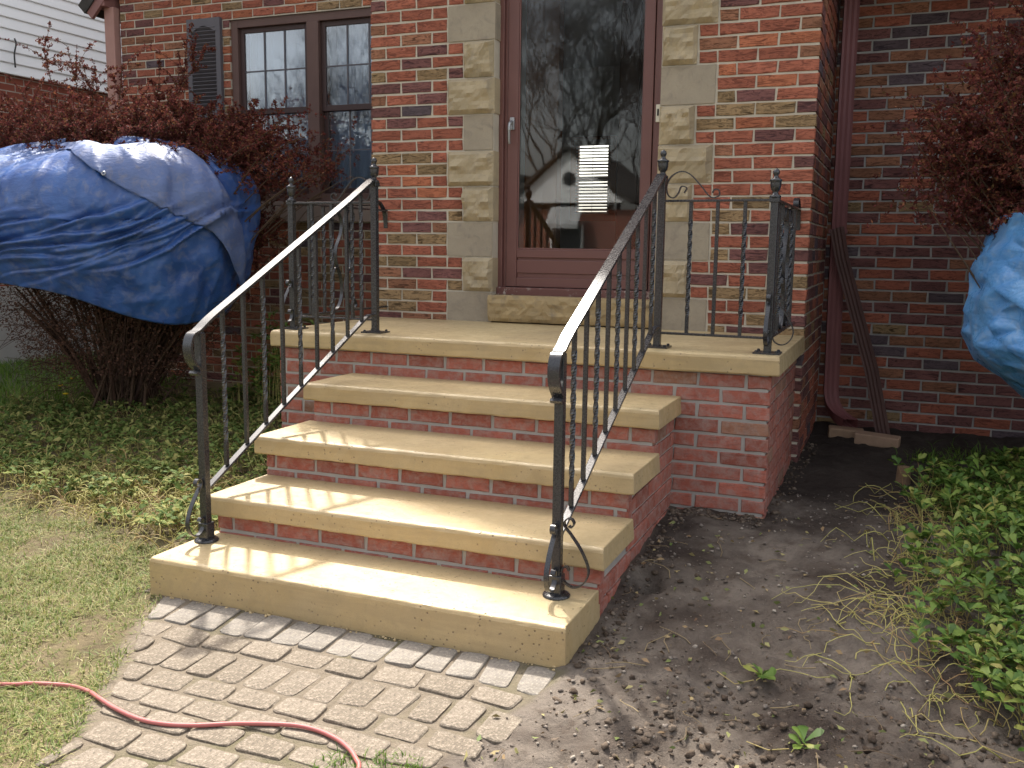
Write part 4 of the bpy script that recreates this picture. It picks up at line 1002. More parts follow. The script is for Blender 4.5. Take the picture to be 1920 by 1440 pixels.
def tarp_pt(th, v, off=0.0):
    """th: angle (0 = +X end, pi/2 = street side, pi = -X end); v: 0 crest .. 1 hem"""
    th = np.asarray(th, float); v = np.asarray(v, float)
    c, s = np.cos(th), np.sin(th)
    ex = np.sign(c)*np.abs(c)**(2/2.4); ey = np.sign(s)*np.abs(s)**(2/2.4)
    zt = 1.955+.03*np.cos(th*2)
    zb = .80+.24*sstep((th-.2)/1.5)-.06*np.sin(th*1.5)
    ph = np.clip(v/.42, 0, 1)*math.pi/2; w = np.clip((v-.42)/.58, 0, 1)
    rf_ = np.where(v < .42, np.sin(ph)**.75, 1+.05*np.sin(w*math.pi*.7)-.24*w**1.5)
    z = np.where(v < .42, zt-(1-np.cos(ph))*.42, zt-.42-w*(zt-.42-zb))
    # folds fanning out of the lower -X corner, and a few hanging drapes
    s1 = v-.28*th+.05*fbm(th*1.9, v*2.0, 2, 3)+.12
    amp = np.zeros_like(s1+th); rc = random.Random(9)
    for i in range(38):         # single long creases, each with its own reach
        c0 = rc.uniform(.02, .66); a0 = rc.uniform(.1, 1.9); ln_ = rc.uniform(.25, .8); wd_ = rc.uniform(.006, .016); tl_ = rc.uniform(-.10, .12)
        u_ = (s1-c0-tl_*(th-a0)+.02*np.sin(th*5+i))/wd_; e_ = np.exp(-((th-a0)/ln_)**2)
        amp = amp+e_*rc.uniform(.012, .04)*(np.exp(-u_**2)-.7*np.exp(-(u_-2.0)**2/1.8))*sstep((v-.36)/.15)
    f3 = (1-np.abs(np.sin(th*11+v*6+fbm(th*4, v*4, 2, 33)*4)))**3*.016*sstep((v-.1)/.1)*sstep((.5-v)/.2)
    d = -amp + .07*(fbm(th*2.6, v*2.2, 3, 12)-.5) + .018*(fbm(th*9, v*8, 3, 40)-.5) + f3 - .05*np.abs(2*fbm(th*2.4+7, v*3.2+2, 3, 71)-1)*sstep((v-.15)/.3) - .02*np.abs(2*fbm(th*6+1, v*8, 2, 72)-1)
    top = .02*np.sin(th*5+v*9)*sstep((.3-v)/.2)
    rr = rf_ + (d+off)/np.where(np.abs(s) > .5, TA[1], TA[0]*.9)
    x = TC[0]+TA[0]*ex*rr; y = TC[1]-TA[1]*ey*rr
    y = y+.16*sstep((.30-v)/.3)*(1-np.abs(c))      # crest leans back into the shrub
    return np.stack([x, y, z+d*.5*(v < .5)+off*.6+top], -1)
tarp = empty('blue_tarp', (-2.0, .5, .9), 'dark blue tarpaulin with grommets draped over the shrub by the window', 'tarpaulin')
NT_, NV_ = 260, 110
TH, VV = np.meshgrid(np.linspace(-.35, math.pi+.2, NT_), np.linspace(.03, 1, NV_))
def grid_mesh(name, V, mat, parent, thick=.002):
    ny_, nx_ = V.shape[:2]; id_ = np.arange(nx_*ny_).reshape(ny_, nx_)
    F = np.stack([id_[:-1, :-1], id_[1:, :-1], id_[1:, 1:], id_[:-1, 1:]], -1).reshape(-1, 4)
    o = np_mesh(name, V.reshape(-1, 3), F, mat, parent, True)
    if thick: m = o.modifiers.new('thickness', 'SOLIDIFY'); m.thickness = thick; m.offset = 0
    return o
grid_mesh('cloth', tarp_pt(TH, VV), M_TARP, tarp)
# the corner folded back over the crest, hanging as a pointed flap at the window side
fu, fv = np.meshgrid(np.linspace(0, 1, 90), np.linspace(0, 1, 40))
th_a = np.interp(fu, [0, .35, .7, 1], [1.75, 1.05, .22, -.12]); v_up = np.interp(fu, [0, .35, .7, .9, 1], [.08, .07, .20, .55, .86]); v_lo = np.interp(fu, [0, .2, .35, .7, .9, 1], [.095, .17, .30, .58, .78, .885])
FP = tarp_pt(th_a-.10*fv*0, v_up+(v_lo-v_up)*fv, .022+.02*np.sin(fv*math.pi))
FP[..., 0] += .02*np.sin(fu*9)*fv + .03*sstep((fu-.6)/.4); FP[..., 2] += .012*np.sin(fu*14+fv*3)
grid_mesh('folded_flap', FP, M_TARP2, tarp)
def grommet(p, n_, parent):
    n_ = Vector(n_).normalized(); a_ = n_.orthogonal().normalized(); b_ = n_.cross(a_)
    MB().tube([Vector(p)+(a_*math.cos(t)+b_*math.sin(t))*.0105 for t in np.linspace(0, 2*math.pi, 19)], .004, 6, False).build('grommet', M_ALU, parent, True)
gp_ = Vector(FP[38, 34]); grommet(gp_+Vector((.006, -.010, .004)), (.3, -.9, .25), tarp)
q_ = tarp_pt(np.array([1.72]), np.array([.63]))[0]; grommet(Vector(q_)+Vector((0, -.012, .0)), (.2, -1, .1), tarp)

# right shrub, wrapped like a bag below its crown
def keepR(P):
    u = np.hypot((P[:, 0]-4.02)/.78, (P[:, 1]-.95)/.72)
    hsh = np.modf(np.abs(np.sin(P[:, 0]*91.7+P[:, 1]*37.3+P[:, 2]*53.1))*917.3)[0]
    return ((P[:, 2] > 1.40) | (u < .85)) & (P[:, 1] < 2.18) & (hsh < .25+sstep((P[:, 0]-2.98)/.42))
tips = []
for i in range(110):
    a = r0.uniform(0, 2*math.pi); q = math.sqrt(r0.random()); x = 3.98+1.02*q*math.cos(a); y = .98+.82*q*math.sin(a)
    tips.append((x, y, 2.45-.75*q**2+r0.normal()*.12))
tips += [(3.02, .9, 2.0), (3.05, .95, 1.80), (3.0, 1.0, 1.62), (3.1, .8, 1.55), (3.15, .8, 1.95), (2.98, 1.0, 1.72), (3.25, .9, 2.25), (3.4, .9, 2.4), (3.05, .9, 1.9)]
bush('barberry_shrub', 'dark red barberry shrub against the shaded wall, light blue tarp around its middle', (4.02, .95, float(gz(4.0, .95))-.01), tips, 33, keepR, 26, (.14, .34))
tag(bpy.data.objects['barberry_shrub.001'], None)
bt_ = empty('light_blue_tarp', (4.02, .95, .7), 'light blue tarpaulin tied like a bag round the shrub by the shaded wall', 'tarpaulin')
NU, NW = 46, 17        # crumpled sheeting: flat facets between sharp creases
rt_ = np.random.default_rng(14)
TH, VV = np.meshgrid(np.linspace(0, 2*math.pi, NU), np.linspace(0, 1, NW))
TH = TH+(rt_.random(TH.shape)-.5)*.11; VV = np.clip(VV+(rt_.random(VV.shape)-.5)*.045*(VV > .01)*(VV < .99), 0, 1)
rad = .66+.10*np.sin(VV*math.pi*.9+.1)-.22*sstep((VV-.70)/.30)+.06*(fbm(TH*3.2, VV*4, 3, 7)-.5)+(rt_.random(TH.shape)-.5)*.045
Zr = 1.455+.02*np.sin(TH*3)-VV*(.78+.05*np.sin(TH*2+1))-.10*VV*np.sin(TH-.4)
V_ = np.stack([4.05+1.0*rad*np.cos(TH), .95-.92*rad*np.sin(TH), Zr], -1); V_[:, -1] = V_[:, 0]
id_ = np.arange(NU*NW).reshape(NW, NU); F_t = []
for j in range(NW-1):
    for i in range(NU-1):
        a_, b_, c_, d_ = id_[j, i], id_[j+1, i], id_[j+1, i+1], id_[j, i+1]
        F_t += [(a_, b_, c_), (a_, c_, d_)] if (i+j) % 2 else [(a_, b_, d_), (b_, c_, d_)]
o_ = np_mesh('cloth', V_.reshape(-1, 3), np.array(F_t), M_TARP3, bt_, True)
sb3 = o_.modifiers.new('soften', 'SUBSURF'); sb3.subdivision_type = 'SIMPLE'; sb3.levels = sb3.render_levels = 2
bv3 = o_.modifiers.new('relax', 'SMOOTH'); bv3.iterations = 2; bv3.factor = .4
sd3 = o_.modifiers.new('thickness', 'SOLIDIFY'); sd3.thickness = .002
# ------------------------------------------------------------------ ground cover, lawn, soil
def in_poly(x, y, poly):
    ins = np.zeros(len(x), bool); p = poly
    for i in range(len(p)):
        (x0, y0), (x1, y1) = p[i-1], p[i]
        c_ = ((y0 > y) != (y1 > y)) & (x < (x1-x0)*(y-y0)/(y1-y0+1e-12)+x0); ins ^= c_
    return ins
def scatter(n, poly, r):
    a = np.array(poly); lo, hi = a.min(0), a.max(0); out = np.zeros((0, 2))
    while len(out) < n:
        p = lo+(hi-lo)*r.random((n*2, 2)); out = np.concatenate([out, p[in_poly(p[:, 0], p[:, 1], poly)]])
    return out[:n]
def whorls(name, label, P2, r, mat, hr, leaf, nl, parent=None, tilt=(.15, .9)):
    """rosettes of obovate toothed leaves on short stems"""
    n = len(P2); z0 = ground_h(P2[:, 0], P2[:, 1]); h = r.uniform(hr[0], hr[1], n)*(.5+.9*fbm(P2[:, 0]*3, P2[:, 1]*3, 2, 6)); V = []; 
    lean = r.normal(size=(n, 2))*.035
    K = nl; idx = np.repeat(np.arange(n), K); m = len(idx)
    az = r.random(n)[idx]*6.28+np.tile(np.arange(K), n)*6.28/K+r.normal(size=m)*.25
    el = r.uniform(tilt[0], tilt[1], m); L = leaf*(.65+.7*r.random(m))
    C = np.stack([P2[:, 0]+lean[:, 0], P2[:, 1]+lean[:, 1], z0+h], 1)[idx]; C[:, 2] += r.normal(size=m)*.006
    D = np.stack([np.cos(az)*np.cos(el), np.sin(az)*np.cos(el), np.sin(el)], 1); A = np.stack([-np.sin(az), np.cos(az), np.zeros(m)], 1); A += .35*r.normal(size=(m, 1))*np.array([[0, 0, 1.]]); N = np.cross(D, A)*-1
    droop = -np.sign(N[:, 2:3])*N
    s = lambda t, w, d: C+D*(L*t)[:, None]+A*(L*w)[:, None]+np.array([0, 0, 1.])*(L*d)[:, None]
    pts = [s(.0, .02, 0), s(.45, .13, .02), s(.72, .21, -.02), s(.90, .12, -.08), s(1.0, 0, -.13), s(.90, -.12, -.08), s(.72, -.21, -.02), s(.45, -.13, .02), s(.0, -.02, 0)]
    V = np.stack(pts, 1).reshape(-1, 3); b = (np.arange(m)*9)[:, None]
    F = np.concatenate([b+np.array([[0, 1, 7, 8]]), b+np.array([[1, 2, 6, 7]]), b+np.array([[2, 3, 5, 6]]), b+np.array([[3, 4, 5, 5]])*1])
    F3 = F[-m:]; F = F[:-m]; F = np.concatenate([F, np.stack([F3[:, 0], F3[:, 1], F3[:, 2], b[:, 0]+6], 1)])
    o = np_mesh(name, V, F, mat, parent)
    paths = [(np.array([[P2[i, 0], P2[i, 1], z0[i]-.01], [P2[i, 0]+lean[i, 0]*.4, P2[i, 1]+lean[i, 1]*.4, z0[i]+h[i]*.6], [P2[i, 0]+lean[i, 0], P2[i, 1]+lean[i, 1], z0[i]+h[i]]]), .002, .0015) for i in range(n)]
    return o, paths
rp = np.random.default_rng(77)
LP_ = [(-3.0, 1.0), (-1.6, 1.75), (-.12, 1.9), (-.06, -.02), (.40, -.20), (.42, -.72), (.36, -1.02), (-.05, -.93), (-1.25, -.68), (-2.2, -.05)]
P2 = scatter(2300, LP_, rp); keep_ = (fbm(P2[:, 0]*2.2, P2[:, 1]*2.2, 3, 3) > .40-.12*(P2[:, 1] > -.3)); P2 = P2[keep_]
gl_, st1 = whorls('ground_cover', '', P2, rp, M_PACHW, (.03, .11), .042, 7, None, (-.2, .8))
tag(gl_, 'trampled low leafy ground cover below the dark blue tarp', 'plants', kind='stuff')
tag(tubes_np('stalks', st1, M_RUN, gl_, 3), kind='stuff')
RP_ = [(3.06, .78), (3.5, 1.25), (4.4, 1.7), (5.2, 1.5), (5.2, -1.7), (3.42, -1.62), (3.30, -1.30), (3.14, -1.02), (3.04, -.55), (3.10, -.1)]
P2 = scatter(3200, RP_, rp); keep_ = (fbm(P2[:, 0]*2.4, P2[:, 1]*2.4, 3, 13) > .30) & (rp.random(len(P2)) < .25+sstep((P2[:, 0]-3.05)/.35)); P2 = P2[keep_]
gr_, st2 = whorls('ground_cover', '', P2, rp, M_PACH, (.05, .15), .048, 8)
tag(gr_, 'lush green low ground cover below the light blue tarp', 'plants', kind='stuff')
tag(tubes_np('stalks', st2, M_RUN, gr_, 3), kind='stuff')
# deep shaded leafy growth between the shrub and the landing
P2 = scatter(700, [(-1.5, 1.5), (-.1, 1.1), (-.1, 2.45), (-1.5, 2.45)], rp)
gs_, st3 = whorls('shade_plant', '', P2, rp, M_PACH, (.10, .55), .055, 8, None, (-.2, .9))
tag(gs_, 'dark evergreen undergrowth beneath the window sill', 'plants', kind='stuff'); tag(tubes_np('stalks', st3, M_RUN, gs_, 3), kind='stuff')
# uprooted yellow runners
def runners(n, poly, r, Ls, lift):
    P = scatter(n, poly, r); out = []
    for i in range(n):
        a = r.random()*6.28; L_ = r.uniform(*Ls); k = 9; ang = a+np.cumsum(r.normal(size=k)*.42); st_ = L_/k
        x = P[i, 0]+np.cumsum(np.cos(ang))*st_; y = P[i, 1]+np.cumsum(np.sin(ang))*st_
        z = ground_h(x, y)+.006+np.abs(np.sin(np.linspace(0, math.pi*r.uniform(.8, 2), k)))*r.uniform(0, lift)
        out.append((np.stack([x, y, z], 1), r.uniform(.0014, .0024), .001))
    return out
rn = runners(700, [(-.1, -.15), (.38, -.3), (.42, -.72), (.36, -1.08), (-.05, -1.0), (-1.0, -.75), (-1.4, -.4), (-.6, -.1)], rp, (.10, .30), .09)+runners(420, LP_, rp, (.1, .3), .13)
tag(tubes_np('uprooted_runners', rn, M_RUN), 'tangle of pale yellow runners beside the lower steps', 'stems', kind='stuff')
rn = runners(200, [(3.02, .75), (3.25, .8), (3.35, -.2), (3.35, -1.3), (3.16, -1.15), (2.92, -.75), (3.0, -.1)], rp, (.12, .36), .08)+runners(60, [(2.85, -.6), (3.2, -.6), (3.4, -1.5), (2.9, -1.2)], rp, (.15, .4), .03)
tag(tubes_np('uprooted_runners', rn, M_RUN), 'tangle of yellow stems along the edge of the lush ground cover', 'stems', kind='stuff')
def blades(name, P2, r, mat, L, up_, w_=.0035):
    n = len(P2); z = ground_h(P2[:, 0], P2[:, 1])-.004; az = r.random(n)*6.28; LL = r.uniform(L[0], L[1], n); u = r.uniform(up_[0], up_[1], n)
    D = np.stack([np.cos(az), np.sin(az)], 1); A = np.stack([-D[:, 1], D[:, 0]], 1)*w_/2
    b = np.stack([P2[:, 0], P2[:, 1], z], 1); mid = b.copy(); mid[:, :2] += D*(LL*.35*(1-u))[:, None]; mid[:, 2] += LL*.55*np.maximum(u, .12)+.003
    tip = b.copy(); tip[:, :2] += D*(LL*(1.05-u*.75))[:, None]; tip[:, 2] += LL*.9*u+.004
    A3 = np.concatenate([A, np.zeros((n, 1))], 1)
    V = np.stack([b-A3, b+A3, mid+A3*.8, mid-A3*.8, tip+A3*.1, tip-A3*.1], 1).reshape(-1, 3); q = (np.arange(n)*6)[:, None]
    return np_mesh(name, V, np.concatenate([q+np.array([[0, 1, 2, 3]]), q+np.array([[3, 2, 4, 5]])]), mat)
LW = [(-2.2, -.2), (-1.25, -.70), (-.05, -.98), (.46, -1.10), (.54, -1.40), (1.17, -2.50), (1.27, -3.2), (-2.2, -3.2)]
P2 = scatter(130000, LW, rp); den = fbm(P2[:, 0]*3.2, P2[:, 1]*3.2, 4, 55); P2 = P2[rp.random(len(P2)) < sstep((den-.30)/.26)*.85+.12]
tag(blades('lawn', P2, rp, M_GRASS, (.02, .065), (-.05, .6), .0032), 'thin dry lawn beside the paver walk', 'grass', kind='stuff')
P2 = scatter(9000, [(-5.0, .5), (-2.4, .8), (-2.2, 1.3), (-2.6, 2.4), (-5.0, 3.5)], rp)
tag(blades('tall_grass', P2, rp, M_GRASSG, (.05, .14), (.3, .9), .006), 'bright green unmown grass behind the dark red shrub', 'grass', kind='stuff')
P2 = np.concatenate([scatter(500, [(1.72, -2.1), (1.95, -2.02), (2.0, -2.18), (1.85, -2.3), (1.7, -2.25)], rp)])
tag(blades('grass_tuft', P2, rp, M_GRASSG, (.02, .045), (.2, .8), .003), 'small green grass tuft on the edge of the paver walk', 'grass', kind='stuff')
P2 = np.concatenate([c_+rp.normal(size=(160, 2))*s_ for c_, s_ in (((3.42, 1.62), .10), ((3.20, 1.45), .07), ((3.62, 1.5), .1))])
tag(blades('weeds', P2, rp, M_GRASSG, (.05, .12), (.2, .8), .004), 'dark weedy grass tufts below the shaded wall', 'grass', kind='stuff')
# dandelions in the grass
for x, y in ((-2.85, 1.25), (-2.55, 1.02), (-3.05, 1.55)):
    z = float(ground_h(x, y)); d_ = empty('dandelion', (x, y, z), 'yellow dandelion flower in the green grass', 'flower', 'dandelions behind the shrub')
    MB().tube([(x, y, z-.01), (x+.005, y, z+.06), (x+.01, y-.005, z+.12)], .003, 5).build('stalk', M_GRASSG, d_)
    MB().lathe([(.0, -.006), (.012, -.002), (.021, .004), (.016, .009), (0, .011)], (x+.01, y-.005, z+.12), 12).build('flower_head', simple('dandelion_yellow', (.62, .43, .02), .7, .3), d_)
# clods, stones and litter on the bare soil
def lumps(name, P2, r, size, mat, flat=.7, sink=.3):
    ico = np.array([(0, 0, -1), (.72, -.53, -.45), (-.28, -.85, -.45), (-.89, 0, -.45), (-.28, .85, -.45), (.72, .53, -.45), (.28, -.85, .45), (-.72, -.53, .45), (-.72, .53, .45), (.28, .85, .45), (.89, 0, .45), (0, 0, 1)])
    f = np.array([(0,1,2),(1,0,5),(0,2,3),(0,3,4),(0,4,5),(1,5,10),(2,1,6),(3,2,7),(4,3,8),(5,4,9),(1,10,6),(2,6,7),(3,7,8),(4,8,9),(5,9,10),(6,10,11),(7,6,11),(8,7,11),(9,8,11),(10,9,11)])
    e_ = set()
    for t in f:
        for a, b in ((0, 1), (1, 2), (2, 0)): e_.add(tuple(sorted((t[a], t[b]))))
    e_ = sorted(e_); md = {p: 12+i for i, p in enumerate(e_)}
    vv = np.concatenate([ico, np.array([(ico[a]+ico[b])/np.linalg.norm(ico[a]+ico[b]) for a, b in e_])])
    ff = []
    for a, b, c_ in f:
        ab, bc, ca_ = md[tuple(sorted((a, b)))], md[tuple(sorted((b, c_)))], md[tuple(sorted((c_, a)))]; ff += [(a, ab, ca_), (b, bc, ab), (c_, ca_, bc), (ab, bc, ca_)]
    ff = np.array(ff); n = len(P2); k = len(vv)
    s = size[0]+(size[1]-size[0])*r.random(n)**3.5
    J = vv[None]*(1+.75*(r.random((n, k, 1))-.5)); J = J*s[:, None, None]*(.75+.5*r.random((n, 1, 3))); J[..., 2] *= flat
    a = r.random(n)*6.28; c_, s_ = np.cos(a)[:, None], np.sin(a)[:, None]
    X = J[..., 0]*c_-J[..., 1]*s_; Y = J[..., 0]*s_+J[..., 1]*c_
    z = ground_h(P2[:, 0], P2[:, 1])+s*flat*(1-sink*2)
    V = np.stack([X+P2[:, :1], Y+P2[:, 1:], J[..., 2]+z[:, None]], -1).reshape(-1, 3)
    F = (ff[None]+(np.arange(n)*k)[:, None, None]).reshape(-1, 3)
    return np_mesh(name, V, F, mat, None, False)
def soilclod():
    k = NT('soil_clod'); ge = k.n('NewGeometry'); v = k.coord(); f = k.noise(v, 120, 5, .7)
    c = k.ramp(ge.outputs['Random Per Island'], [(0, (.06, .043, .032)), (.6, (.11, .082, .06)), (1, (.19, .15, .115))])
    k.base(k.mix(k.ramp(f, [(.5, 0), (.8, .5)]), c, (.2, .16, .12))).set(.95, .15); k.bump(f, .7, .006); return k.m
M_CLOD = soilclod(); M_STONE = isl('soil_pebble', [(0, (.10, .08, .065)), (.7, (.19, .16, .135)), (1, (.33, .29, .24))], .9, .2)
P2 = np.concatenate([scatter(2600, [(2.55, -1.25), (3.15, -1.1), (3.6, -1.5), (3.3, -2.6), (2.0, -2.7), (2.3, -2.0)], rp), scatter(250, [(2.14, -1.3), (2.14, -.6), (2.4, -.5), (2.6, -1.3), (2.25, -2.2), (2.12, -1.7)], rp), scatter(300, [(2.12, -1.4), (2.13, 0), (2.2, 0), (2.22, -1.4)], rp), scatter(260, [(2.5, -.05), (2.56, -.05), (2.62, 1.6), (2.5, 1.6)], rp), scatter(220, [(2.12, -.08), (2.5, -.08), (2.5, .03), (2.12, .03)], rp)])
tag(lumps('soil_clods', P2, rp, (.0025, .012), M_CLOD, .7, .38), 'crumbly dark soil clods on the bare earth', 'soil', kind='stuff')
P2 = np.concatenate([scatter(1700, [(2.12, 0.2), (3.2, .9), (3.2, -1.0), (3.0, -2.7), (1.95, -2.7), (2.1, -1.4)], rp), scatter(200, [(.40, -1.42), (.47, -1.42), (.47, -.9), (.38, -.95)], rp)])
tag(lumps('pebbles', P2, rp, (.002, .008), M_STONE, .7, .15), 'small grey and tan pebbles scattered over the bare earth', 'stones', kind='stuff')
P2 = np.concatenate([scatter(120, [(.50, -1.414), (2.08, -1.414), (2.10, -1.43), (.48, -1.43)], rp)])
tag(lumps('mortar_crumbs', P2, rp, (.002, .007), M_CONC, .7, .15), 'tan concrete crumbs along the foot of the bottom step', 'rubble', kind='stuff')
n = 420; P2 = scatter(n, [(2.12, -.2), (3.1, .5), (3.3, -1.2), (3.2, -2.7), (2.0, -2.7), (2.05, -1.7)], rp); d = rp.normal(size=(n, 3)); d[:, 2] = .15*np.abs(d[:, 2])
tag(leaves_mesh('leaf_litter', np.stack([P2[:, 0], P2[:, 1], ground_h(P2[:, 0], P2[:, 1])+.006], 1), d, .024, isl('litter', [(0, (.09, .13, .03)), (.4, (.22, .22, .08)), (.7, (.33, .24, .12)), (1, (.16, .09, .05))], .7, .3), None, 8, .5), 'fallen leaves and torn shoots on the bare earth', 'leaves', kind='stuff')
tw_ = []
for i in range(90):
    p = scatter(1, [(2.2, -.2), (3.1, .5), (3.3, -1.2), (3.2, -2.7), (2.0, -2.7), (2.1, -1.6)], rp)[0]; a = rp.random()*6.28; L_ = rp.uniform(.05, .16); t = np.linspace(0, 1, 5)
    x = p[0]+np.cos(a)*L_*t+.02*np.sin(t*4+i); y = p[1]+np.sin(a)*L_*t; tw_.append((np.stack([x, y, ground_h(x, y)+.005+.004*np.sin(t*3)], 1), .0018, .001))
tag(tubes_np('twig_litter', tw_, isl('dry_twig', [(0, (.12, .08, .05)), (1, (.30, .23, .12))]), None, 4), 'dry twigs lying on the bare earth', 'twigs', kind='stuff')
# small seedlings pulled up on the soil
for i, (x, y, lab) in enumerate(((2.66, -1.28, 'torn green sprig with a curved root on the bare earth'), (2.80, -1.62, 'small loose leafy sprig lying among the soil clods'))):
    P2 = np.array([[x, y]]); o, sp_ = whorls('sprig', '', P2, rp, M_PACH, (.02, .035), .055, 9)
    tag(o, lab, 'sprig'); tubes_np('stalk', sp_+[(np.array([[x, y, float(ground_h(x, y))+.01], [x-.05, y-.03, float(ground_h(x-.05, y-.03))+.012], [x-.11, y+.01, float(ground_h(x-.11, y+.01))+.012]]), .002, .0015)], M_RUN, o, 4)
# little cut stump
x, y = 3.06, .88; z = float(ground_h(x, y))
MBs = MB().lathe([(.038, -.02), (.034, .02), (.032, .06), (.030, .078), (0, .082)], (x, y, z), 11)
tag(MBs.build('cut_stump', simple('cut_wood', (.20, .13, .08), .95, .2, .3, 25, .6, 50, .006)), 'small cut stump standing in the dark soil', 'stump')
# garden hose
HOSE = [(-.1, -2.45), (.2, -2.32), (.62, -2.166), (.708, -2.131), (.812, -2.093), (.891, -2.099), (.964, -2.131), (1.053, -2.161), (1.157, -2.181), (1.243, -2.175), (1.325, -2.146), (1.423, -2.093), (1.544, -2.047), (1.624, -2.04), (1.702, -2.058), (1.762, -2.089), (1.805, -2.126), (1.83, -2.156), (1.86, -2.25), (1.85, -2.5), (1.7, -2.8)]
hp = crom([(x, y, (.0205 if x > .98 else float(ground_h(x, y))+.011)) for x, y in HOSE], 8)
def hose_mat():
    k = NT('pink_red_rubber'); v = k.coord(); n = k.noise(v, 7, 4); k.base(k.mix(n, (.36, .095, .088), (.47, .16, .145))).set(.5, .4); k.bump(k.noise(v, 200, 2), .15, .001); return k.m
tag(MB().tube(hp, .0062, 12).build('garden_hose', hose_mat(), None, True), 'faded red garden hose snaking from the lawn over the pavers', 'hose')

# ------------------------------------------------------------------ neighbour's house on the far side of the drive
nb = empty('neighbour_house', (-7, 5, .1), 'white sided neighbouring house with a brick lower storey', 'house')
NX = -5.0; NY0, NY1 = -1.0, 12.0
MB().box((-9, NY0+.02, 0), (NX-.02, NY1, 5.6)).build('wall', M_BTEX2, nb)
MB().box((-8.9, NY0, -.1), (NX, NY1-.1, .86)).build('foundation', M_FOUND, nb)
LAP = .104; sdm = MB(); vs = []
for y in (NY0, NY1): vs += [(.0, y, .0), (.014, y, .004), (.016, y, .010), (.002, y, LAP+.006), (-.01, y, LAP+.006), (-.01, y, .0)]
sdm.add(vs, [tuple(range(6)), tuple(range(11, 5, -1))]+[(i, (i+1) % 6, 6+(i+1) % 6, 6+i) for i in range(6)]); sdm = sdm.mesh('siding_board', M_WHITE)
for i in range(27): link('siding_board', sdm, nb, (NX, 0, 2.86+i*LAP))
MB().box((-9.3, NY0-.3, 5.66), (NX+.35, NY1+.3, 5.8)).build('roof', M_ROOF, nb)
cab = MB().tube(crom([(NX+.03, 2.86, 2.93), (NX+.04, 2.85, 3.05), (NX+.035, 2.88, 3.15), (NX+.03, 2.87, 3.20)]), .007, 6).build('cable', M_BLACK, nb)

# ------------------------------------------------------------------ across the street (seen mirrored in the glass)
oh = empty('opposite_house', (-8, -31, -.2), 'brick house across the street with white gable and striped awning', 'house')
MB().box((-14.5, -38, -.3), (-3.6, -29.3, 2.75)).build('wall', M_BTEX2, oh)
gx, gy = -9.2, -29.0; gm = MB(); hw = 2.25
gm.add([(gx-hw, gy, 3.0), (gx+hw, gy, 3.0), (gx, gy, 5.0), (gx-hw, gy-.3, 3.0), (gx+hw, gy-.3, 3.0), (gx, gy-.3, 5.0)], [(0,2,1),(3,4,5),(0,1,4,3),(1,2,5,4),(2,0,3,5)]); gm.build('gable', M_WHITE, oh)
k_ = 16; gs = MB()
for i in range(k_):
    z = 3.02+i*.12; h_ = hw*(1-(z-3.0)/2.0)-.02
    if h_ > .05: gs.box((gx-h_, gy, z), (gx+h_, gy+.02, z+.09))
gs.build('gable_siding', M_WHITE, oh)
MB().lathe([(0, 0), (.26, 0), (.26, .04), (0, .05)], (0, 0, 0), 8).build('vent', M_BLACK, oh).matrix_basis = Matrix.Translation((gx+.05, gy+.02, 3.92)) @ Matrix.Rotation(R(-90), 4, 'X')
rr_ = MB(); roofslab(rr_, (gx-hw-.3, 2.95), (gx, 5.05), gy-7, gy+.25, .1); roofslab(rr_, (gx+.001, 5.05), (gx+hw+.3, 2.95), gy-7, gy+.25, .1); roofslab(rr_, (-15, 2.7), (-12, 4.2), -38.2, -29, .1); roofslab(rr_, (-6.6, 3.6), (-3.4, 2.7), -38.2, -29, .1); rr_.build('roof', M_ROOF, oh)
aw = MB()
for i in range(8):
    a = gx-.65+i*.165; aw.add([(a, gy+.05, 2.85), (a+.155, gy+.05, 2.85), (a+.155, gy+.7, 2.2), (a, gy+.7, 2.2), (a, gy+.7, 2.02), (a+.155, gy+.7, 2.02), (a, gy+.05, 2.81), (a+.155, gy+.05, 2.81), (a+.155, gy+.68, 2.17), (a, gy+.68, 2.17)], [(0,3,2,1),(3,4,5,2),(6,7,8,9)])
aw.build('awning', simple('grey_awning', (.42, .43, .44), .6, .3), oh)
MB().box((gx-.6, gy-.3, .8), (gx+.6, gy+.02, 2.1)).build('window', M_BLACK, oh); wf = MB()
for a, b in (((gx-.66, .74), (gx-.6, 2.16)), ((gx+.6, .74), (gx+.66, 2.16)), ((gx-.6, .74), (gx+.6, .8))): wf.box((a[0], gy-.05, a[1]), (b[0], gy+.05, b[1]))
wf.build('window_frame', M_WHITE, oh)
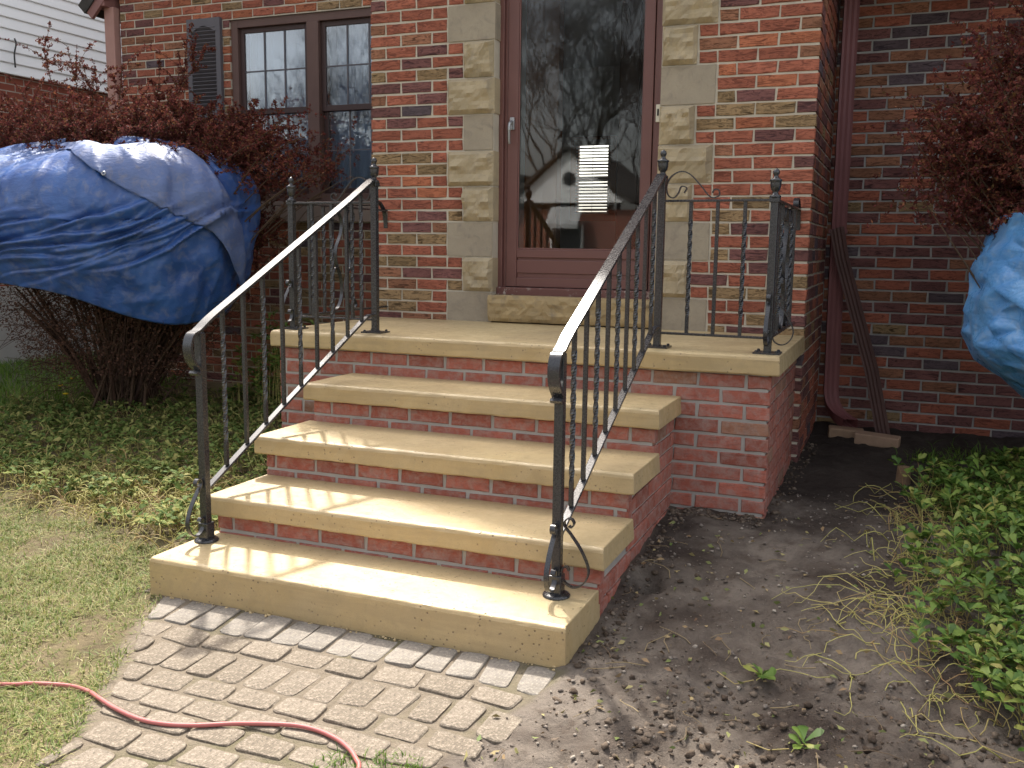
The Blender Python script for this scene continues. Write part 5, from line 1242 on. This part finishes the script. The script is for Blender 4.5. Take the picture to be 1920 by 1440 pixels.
def tree_paths(seed, h, r0_, depth=7, kink=.36):
    r = random.Random(seed); paths = []
    def grow(p, d, L_, rad, lev):
        n = 5 if lev > 2 else 3; pts = [p.copy()]
        for i in range(n):
            d = (d+Vector((r.gauss(0, .13), r.gauss(0, .13), r.gauss(.05, .08)))).normalized(); p = p+d*L_/n; pts.append(p.copy())
        paths.append((np.array([list(q) for q in pts]), rad, rad*.6))
        if lev <= 0: return
        for i in range(r.choice((2, 3, 3)) if lev > 1 else 5):
            q = pts[r.choice((n-2, n-1, n)) if i else n]; ax = Vector((r.gauss(0, 1), r.gauss(0, 1), r.gauss(.25, .5))).normalized()
            nd = (d*(1-kink)+ax*kink*1.35).normalized(); grow(q.copy(), nd, L_*r.uniform(.64, .86), max(.006, rad*r.uniform(.45, .62)), lev-1)
    grow(Vector((0, 0, -.15)), Vector((r.gauss(0, .04), r.gauss(0, .04), 1)).normalized(), h*.26, r0_, depth); return paths
protos = []
for i, (sd_, h, r_) in enumerate(((101, 16, .17), (202, 17, .19), (303, 15, .15))):
    pp = tree_paths(sd_, h, r_); protos.append((pp, None))
TREES = [(-12.6, -36.5), (-16.5, -34), (-11.0, -40), (-7.2, -38), (-8.8, -43), (-20.5, -31), (-23.5, -34), (-18.2, -30), (-26.5, -35), (-5.0, -39), (-13.8, -44), (-3.0, -37), (-21.8, -40), (-9.8, -37.5), (-6.0, -45), (-15.5, -41), (-18.5, -38), (-11.8, -48), (-7.6, -50), (-25, -30), (-1.2, -42)]
meshes = {}
for i, (x, y) in enumerate(TREES):
    k = i % 3
    back = y > 0
    root = empty('bare_tree', (x, y, 0), 'leafless tree standing in the garden behind the brick house' if back else 'leafless branching tree standing across the street', 'tree', 'bare trees behind the brick house' if back else 'bare trees across the street')
    if k not in meshes:
        a = tubes_np('trunk', protos[k][0][:1], M_BARK, None, 9, True); b = tubes_np('crown', protos[k][0][1:], M_BARK, None, 3); meshes[k] = (a.data, b.data)
        bpy.data.objects.remove(a); bpy.data.objects.remove(b)
    sc_ = .85 if -27 < x < -17.5 else random.uniform(.9, 1.15)
    for nm, me in zip(('trunk', 'crown'), meshes[k]):
        o = link(nm, me, root, (x, y, 0), i*1.7); o.scale = (sc_, sc_, sc_)
